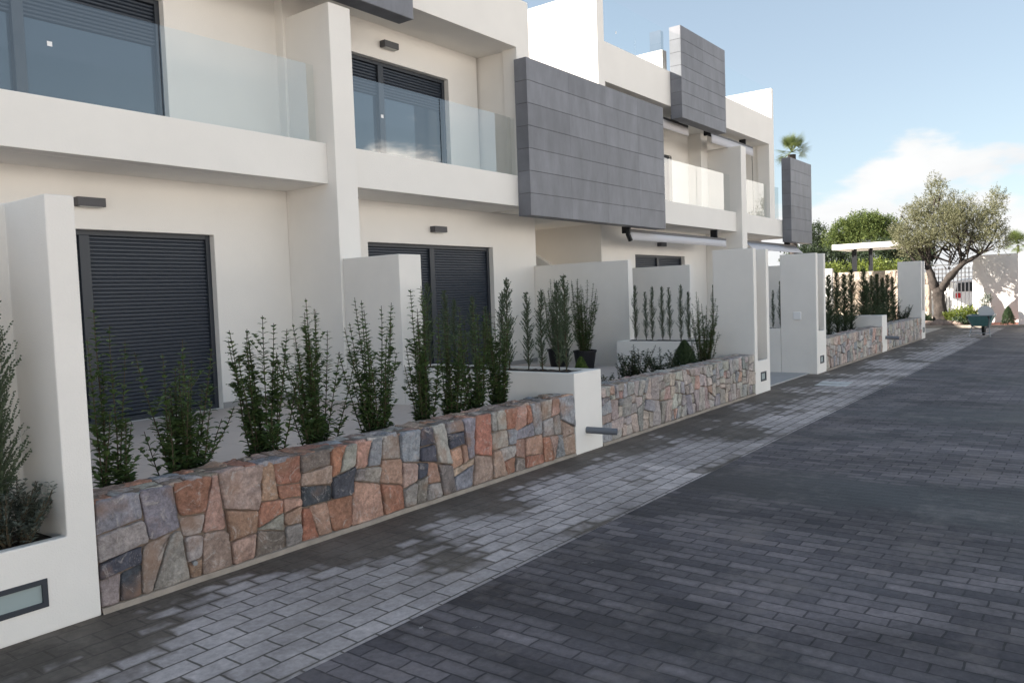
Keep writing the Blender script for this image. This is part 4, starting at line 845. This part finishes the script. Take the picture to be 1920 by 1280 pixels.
tree('dark_tree', 'dark tree just right of the farthest grey cladding panel', 50, (50, 14.2, 0), simple_trunk(50, 14.2, 4, .16), [(14.14, 4.55, .41, .72), (14.45, 3.92, .63, .65), (13.77, 3.6, .5, .51), (14.6, 3.0, .9, .7)], 1000, 10, .12, .03, 'pined', seed=6)
tree('dark_tree', 'dark spreading tree under and behind the white canopy', 44, (44, 10.5, 0), simple_trunk(44, 10.5, 2.4, .15), [(13.2, 3.0, .9, .7), (11.85, 2.92, .65, .62), (10.78, 2.75, .78, .62), (9.74, 2.75, .86, .58), (8.73, 2.65, .74, .54), (12.3, 2.2, 1.5, .5), (9.4, 2.0, 1.5, .5)], 2200, 10, .12, .03, 'pined', seed=7)
tree('dark_tree', 'dark tree between the canopy and the olive crown', 42, (42, 7.9, 0), simple_trunk(42, 7.9, 2.6, .14), [(8.69, 3.20, .48, .36), (8.09, 3.05, .61, .46), (7.35, 3.05, .55, .46), (6.94, 2.71, .32, .35), (7.7, 2.6, .7, .4)], 1200, 10, .11, .028, 'pined', seed=8)
tree('bright_bush', 'sunlit yellow-green bush showing over the cream stone wall', 40, (40, 9.3, 0), simple_trunk(40, 9.3, 1.8, .08), [(11.3, 2.3, .5, .35), (10.5, 2.2, .5, .3), (9.6, 2.2, .5, .3), (8.63, 2.30, .4, .3), (8.05, 2.2, .4, .28), (9.3, 1.7, 1.6, .45)], 1100, 9, .10, .028, 'ygreen', seed=9, cat='bush')
def fan_palm(x, y, z0, zc, label, s=1.0, n=34, seed=1, tk=1.0):
    rng = random.Random(seed); base = (x, y, 0); t_ = empty('palm_tree', base, label, 'palm tree'); MB().tube([(x, y, 0), (x+.05, y, zc*.5), (x, y, zc-.1)], [.17*s*tk, .13*s*tk, .15*s*tk], 12).build('trunk', 'trunk', t_, base)
    lf = MB()
    for k in range(n):
        a = rng.uniform(0, 6.283); el = rng.uniform(-.7, 1.45) if k > 6 else rng.uniform(.9, 1.5); d = Vector((math.cos(a)*math.cos(el), math.sin(a)*math.cos(el), math.sin(el))); l_ = rng.uniform(.30, .48)*s; c = Vector((x, y, zc)); q = c+d*l_
        lf.tube([c, q], [.012*s, .008*s], 4); sd = d.cross(Vector((0, 0, 1))).normalized(); up = sd.cross(d)
        tw = rng.uniform(-.6, .6); sd2 = sd*math.cos(tw)+up*math.sin(tw)
        for j in range(26):
            b_ = (j/25-.5)*3.9; f = (d*math.cos(b_)+sd2*math.sin(b_)+Vector((0, 0, -.10))).normalized(); r_ = .42*s*(1-.18*abs(b_)/2)*rng.uniform(.85, 1.1); w = up*.0+ (sd2*math.cos(b_)-d*math.sin(b_))*.0085*s
            lf.add([q, q+f*r_*.45+w, q+f*r_*.45-w], [(0, 1, 2)]); lf.add([q+f*r_*.45+w, q+f*r_+Vector((0, 0, -.05*s*rng.random())), q+f*r_*.45-w], [(0, 1, 2)])
    lf.build('crown', 'palm', t_, base)
fan_palm(31, 9.78, 0, 6.75, 'fan palm showing above the low wall right of the farther house', 1.0, 30, 3)
fan_palm(60, 4.75, 0, 3.85, 'distant palm at the right edge, above the end wall', 1.25, 44, 4, .4)
# planting at the foot of the olive
def bush(seed, x, lobes_, n, L_, W_, m_, label, name='low_bush', cat='bush', base=None):
    rng = random.Random(seed); base = base or (x, lobes_[0][0], 0); t_ = empty(name, base, label, cat); lf = MB(); leafcloud(rng, lf, lobes_, x, 1, n, 9, L_, W_, .6, .3)
    lf.build('foliage', m_, t_, base); MB().tube([(base[0], base[1], .05), (base[0], base[1], .3)], .012, 5).build('stem', 'stem', t_, base)
bush(1, 31.4, [(4.05, .42, .30, .26), (3.85, .30, .25, .2)], 330, .06, .018, 'ygreen', 'yellow-green bush right of the olive trunk')
bush(2, 31.5, [(4.50, .33, .16, .16)], 130, .05, .015, 'ygreen', 'small yellow-green bush touching the olive trunk')
bush(3, 31.25, [(4.05, .20, .30, .14)], 220, .05, .018, 'leafdark', 'dark low bush in front of the yellow-green one')
bush(4, 31.4, [(5.35, .22, .25, .14)], 200, .05, .018, 'leafdark', 'dark low bush left of the olive trunk')
bush(5, 31.7, [(3.45, .85, .16, .26), (3.42, .55, .10, .2)], 150, .045, .014, 'grey', 'thin pale-leaved shrub against the sunlit end wall')
cone_bush(12, .62, .20, (31.15, 2.75, .06), 'dark round-topped conifer at the foot of the end wall', 'leafdark')
def rock(seed, x, y, z, s, label):
    rng = random.Random(seed); bm = bmesh.new(); bmesh.ops.create_icosphere(bm, subdivisions=3, radius=1)
    for v in bm.verts: v.co *= 1+.28*noise.noise(v.co*1.3+Vector((seed, 0, 0))); v.co.x *= s; v.co.y *= s*rng.uniform(1.29, 1.3); v.co.z *= s*.75
    me = bpy.data.meshes.new('garden_rock'); bm.to_mesh(me); bm.free(); o = link('garden_rock', me, 'rock', None, (x, y, z), smooth=True); tag(o, label, 'rock', 'rocks round the olive trunk')
for i, (y, x, s, w) in enumerate([(5.55, 31.15, .14, 'leftmost of the rocks at the olive foot'), (5.22, 31.12, .17, 'second rock from the left at the olive foot'), (4.98, 31.1, .12, 'small rock before the left side of the olive trunk'), (4.78, 31.2, .20, 'pale rock directly before the olive trunk'), (4.52, 31.12, .15, 'rock before the small yellow-green bush'), (4.25, 31.1, .13, 'rock right of the olive trunk beside the dark low bush'), (3.72, 31.15, .12, 'rightmost rock, left of the wheelbarrow')]):
    rock(i+1, x, y, .13, s, w)
# chips of broken paver lying on the road
def chip(x, y, s, rot, label):
    b_ = MB(); rng = random.Random(int(x*100)); n = 5; vs = [(math.cos(rot+6.283*k/n)*s*rng.uniform(.5, 1.4), math.sin(rot+6.283*k/n)*s*rng.uniform(.4, .8)) for k in range(n)]
    b_.add([(a, c, .001) for a, c in vs]+[(a*.85, c*.85, .012) for a, c in vs], [tuple(range(n-1, -1, -1)), tuple(range(n, 2*n))]+[(i, (i+1) % n, (i+1) % n+n, i+n) for i in range(n)])
    o = b_.build('stone_chip', 'slab', base=(x, y, 0), local=True); tag(o, label, 'stone chip', 'pale stone chips on the road')
chip(9.85, 1.70, .09, 0, 'largest pale stone chip on the road, nearest of the far group'); chip(10.2, 1.95, .08, 1, 'second pale stone chip of the far group on the road')
chip(10.6, 2.35, .07, 2, 'left pale stone chip of the far group on the road'); chip(10.9, 2.1, .08, 1, 'farthest pale stone chip of the far group on the road')
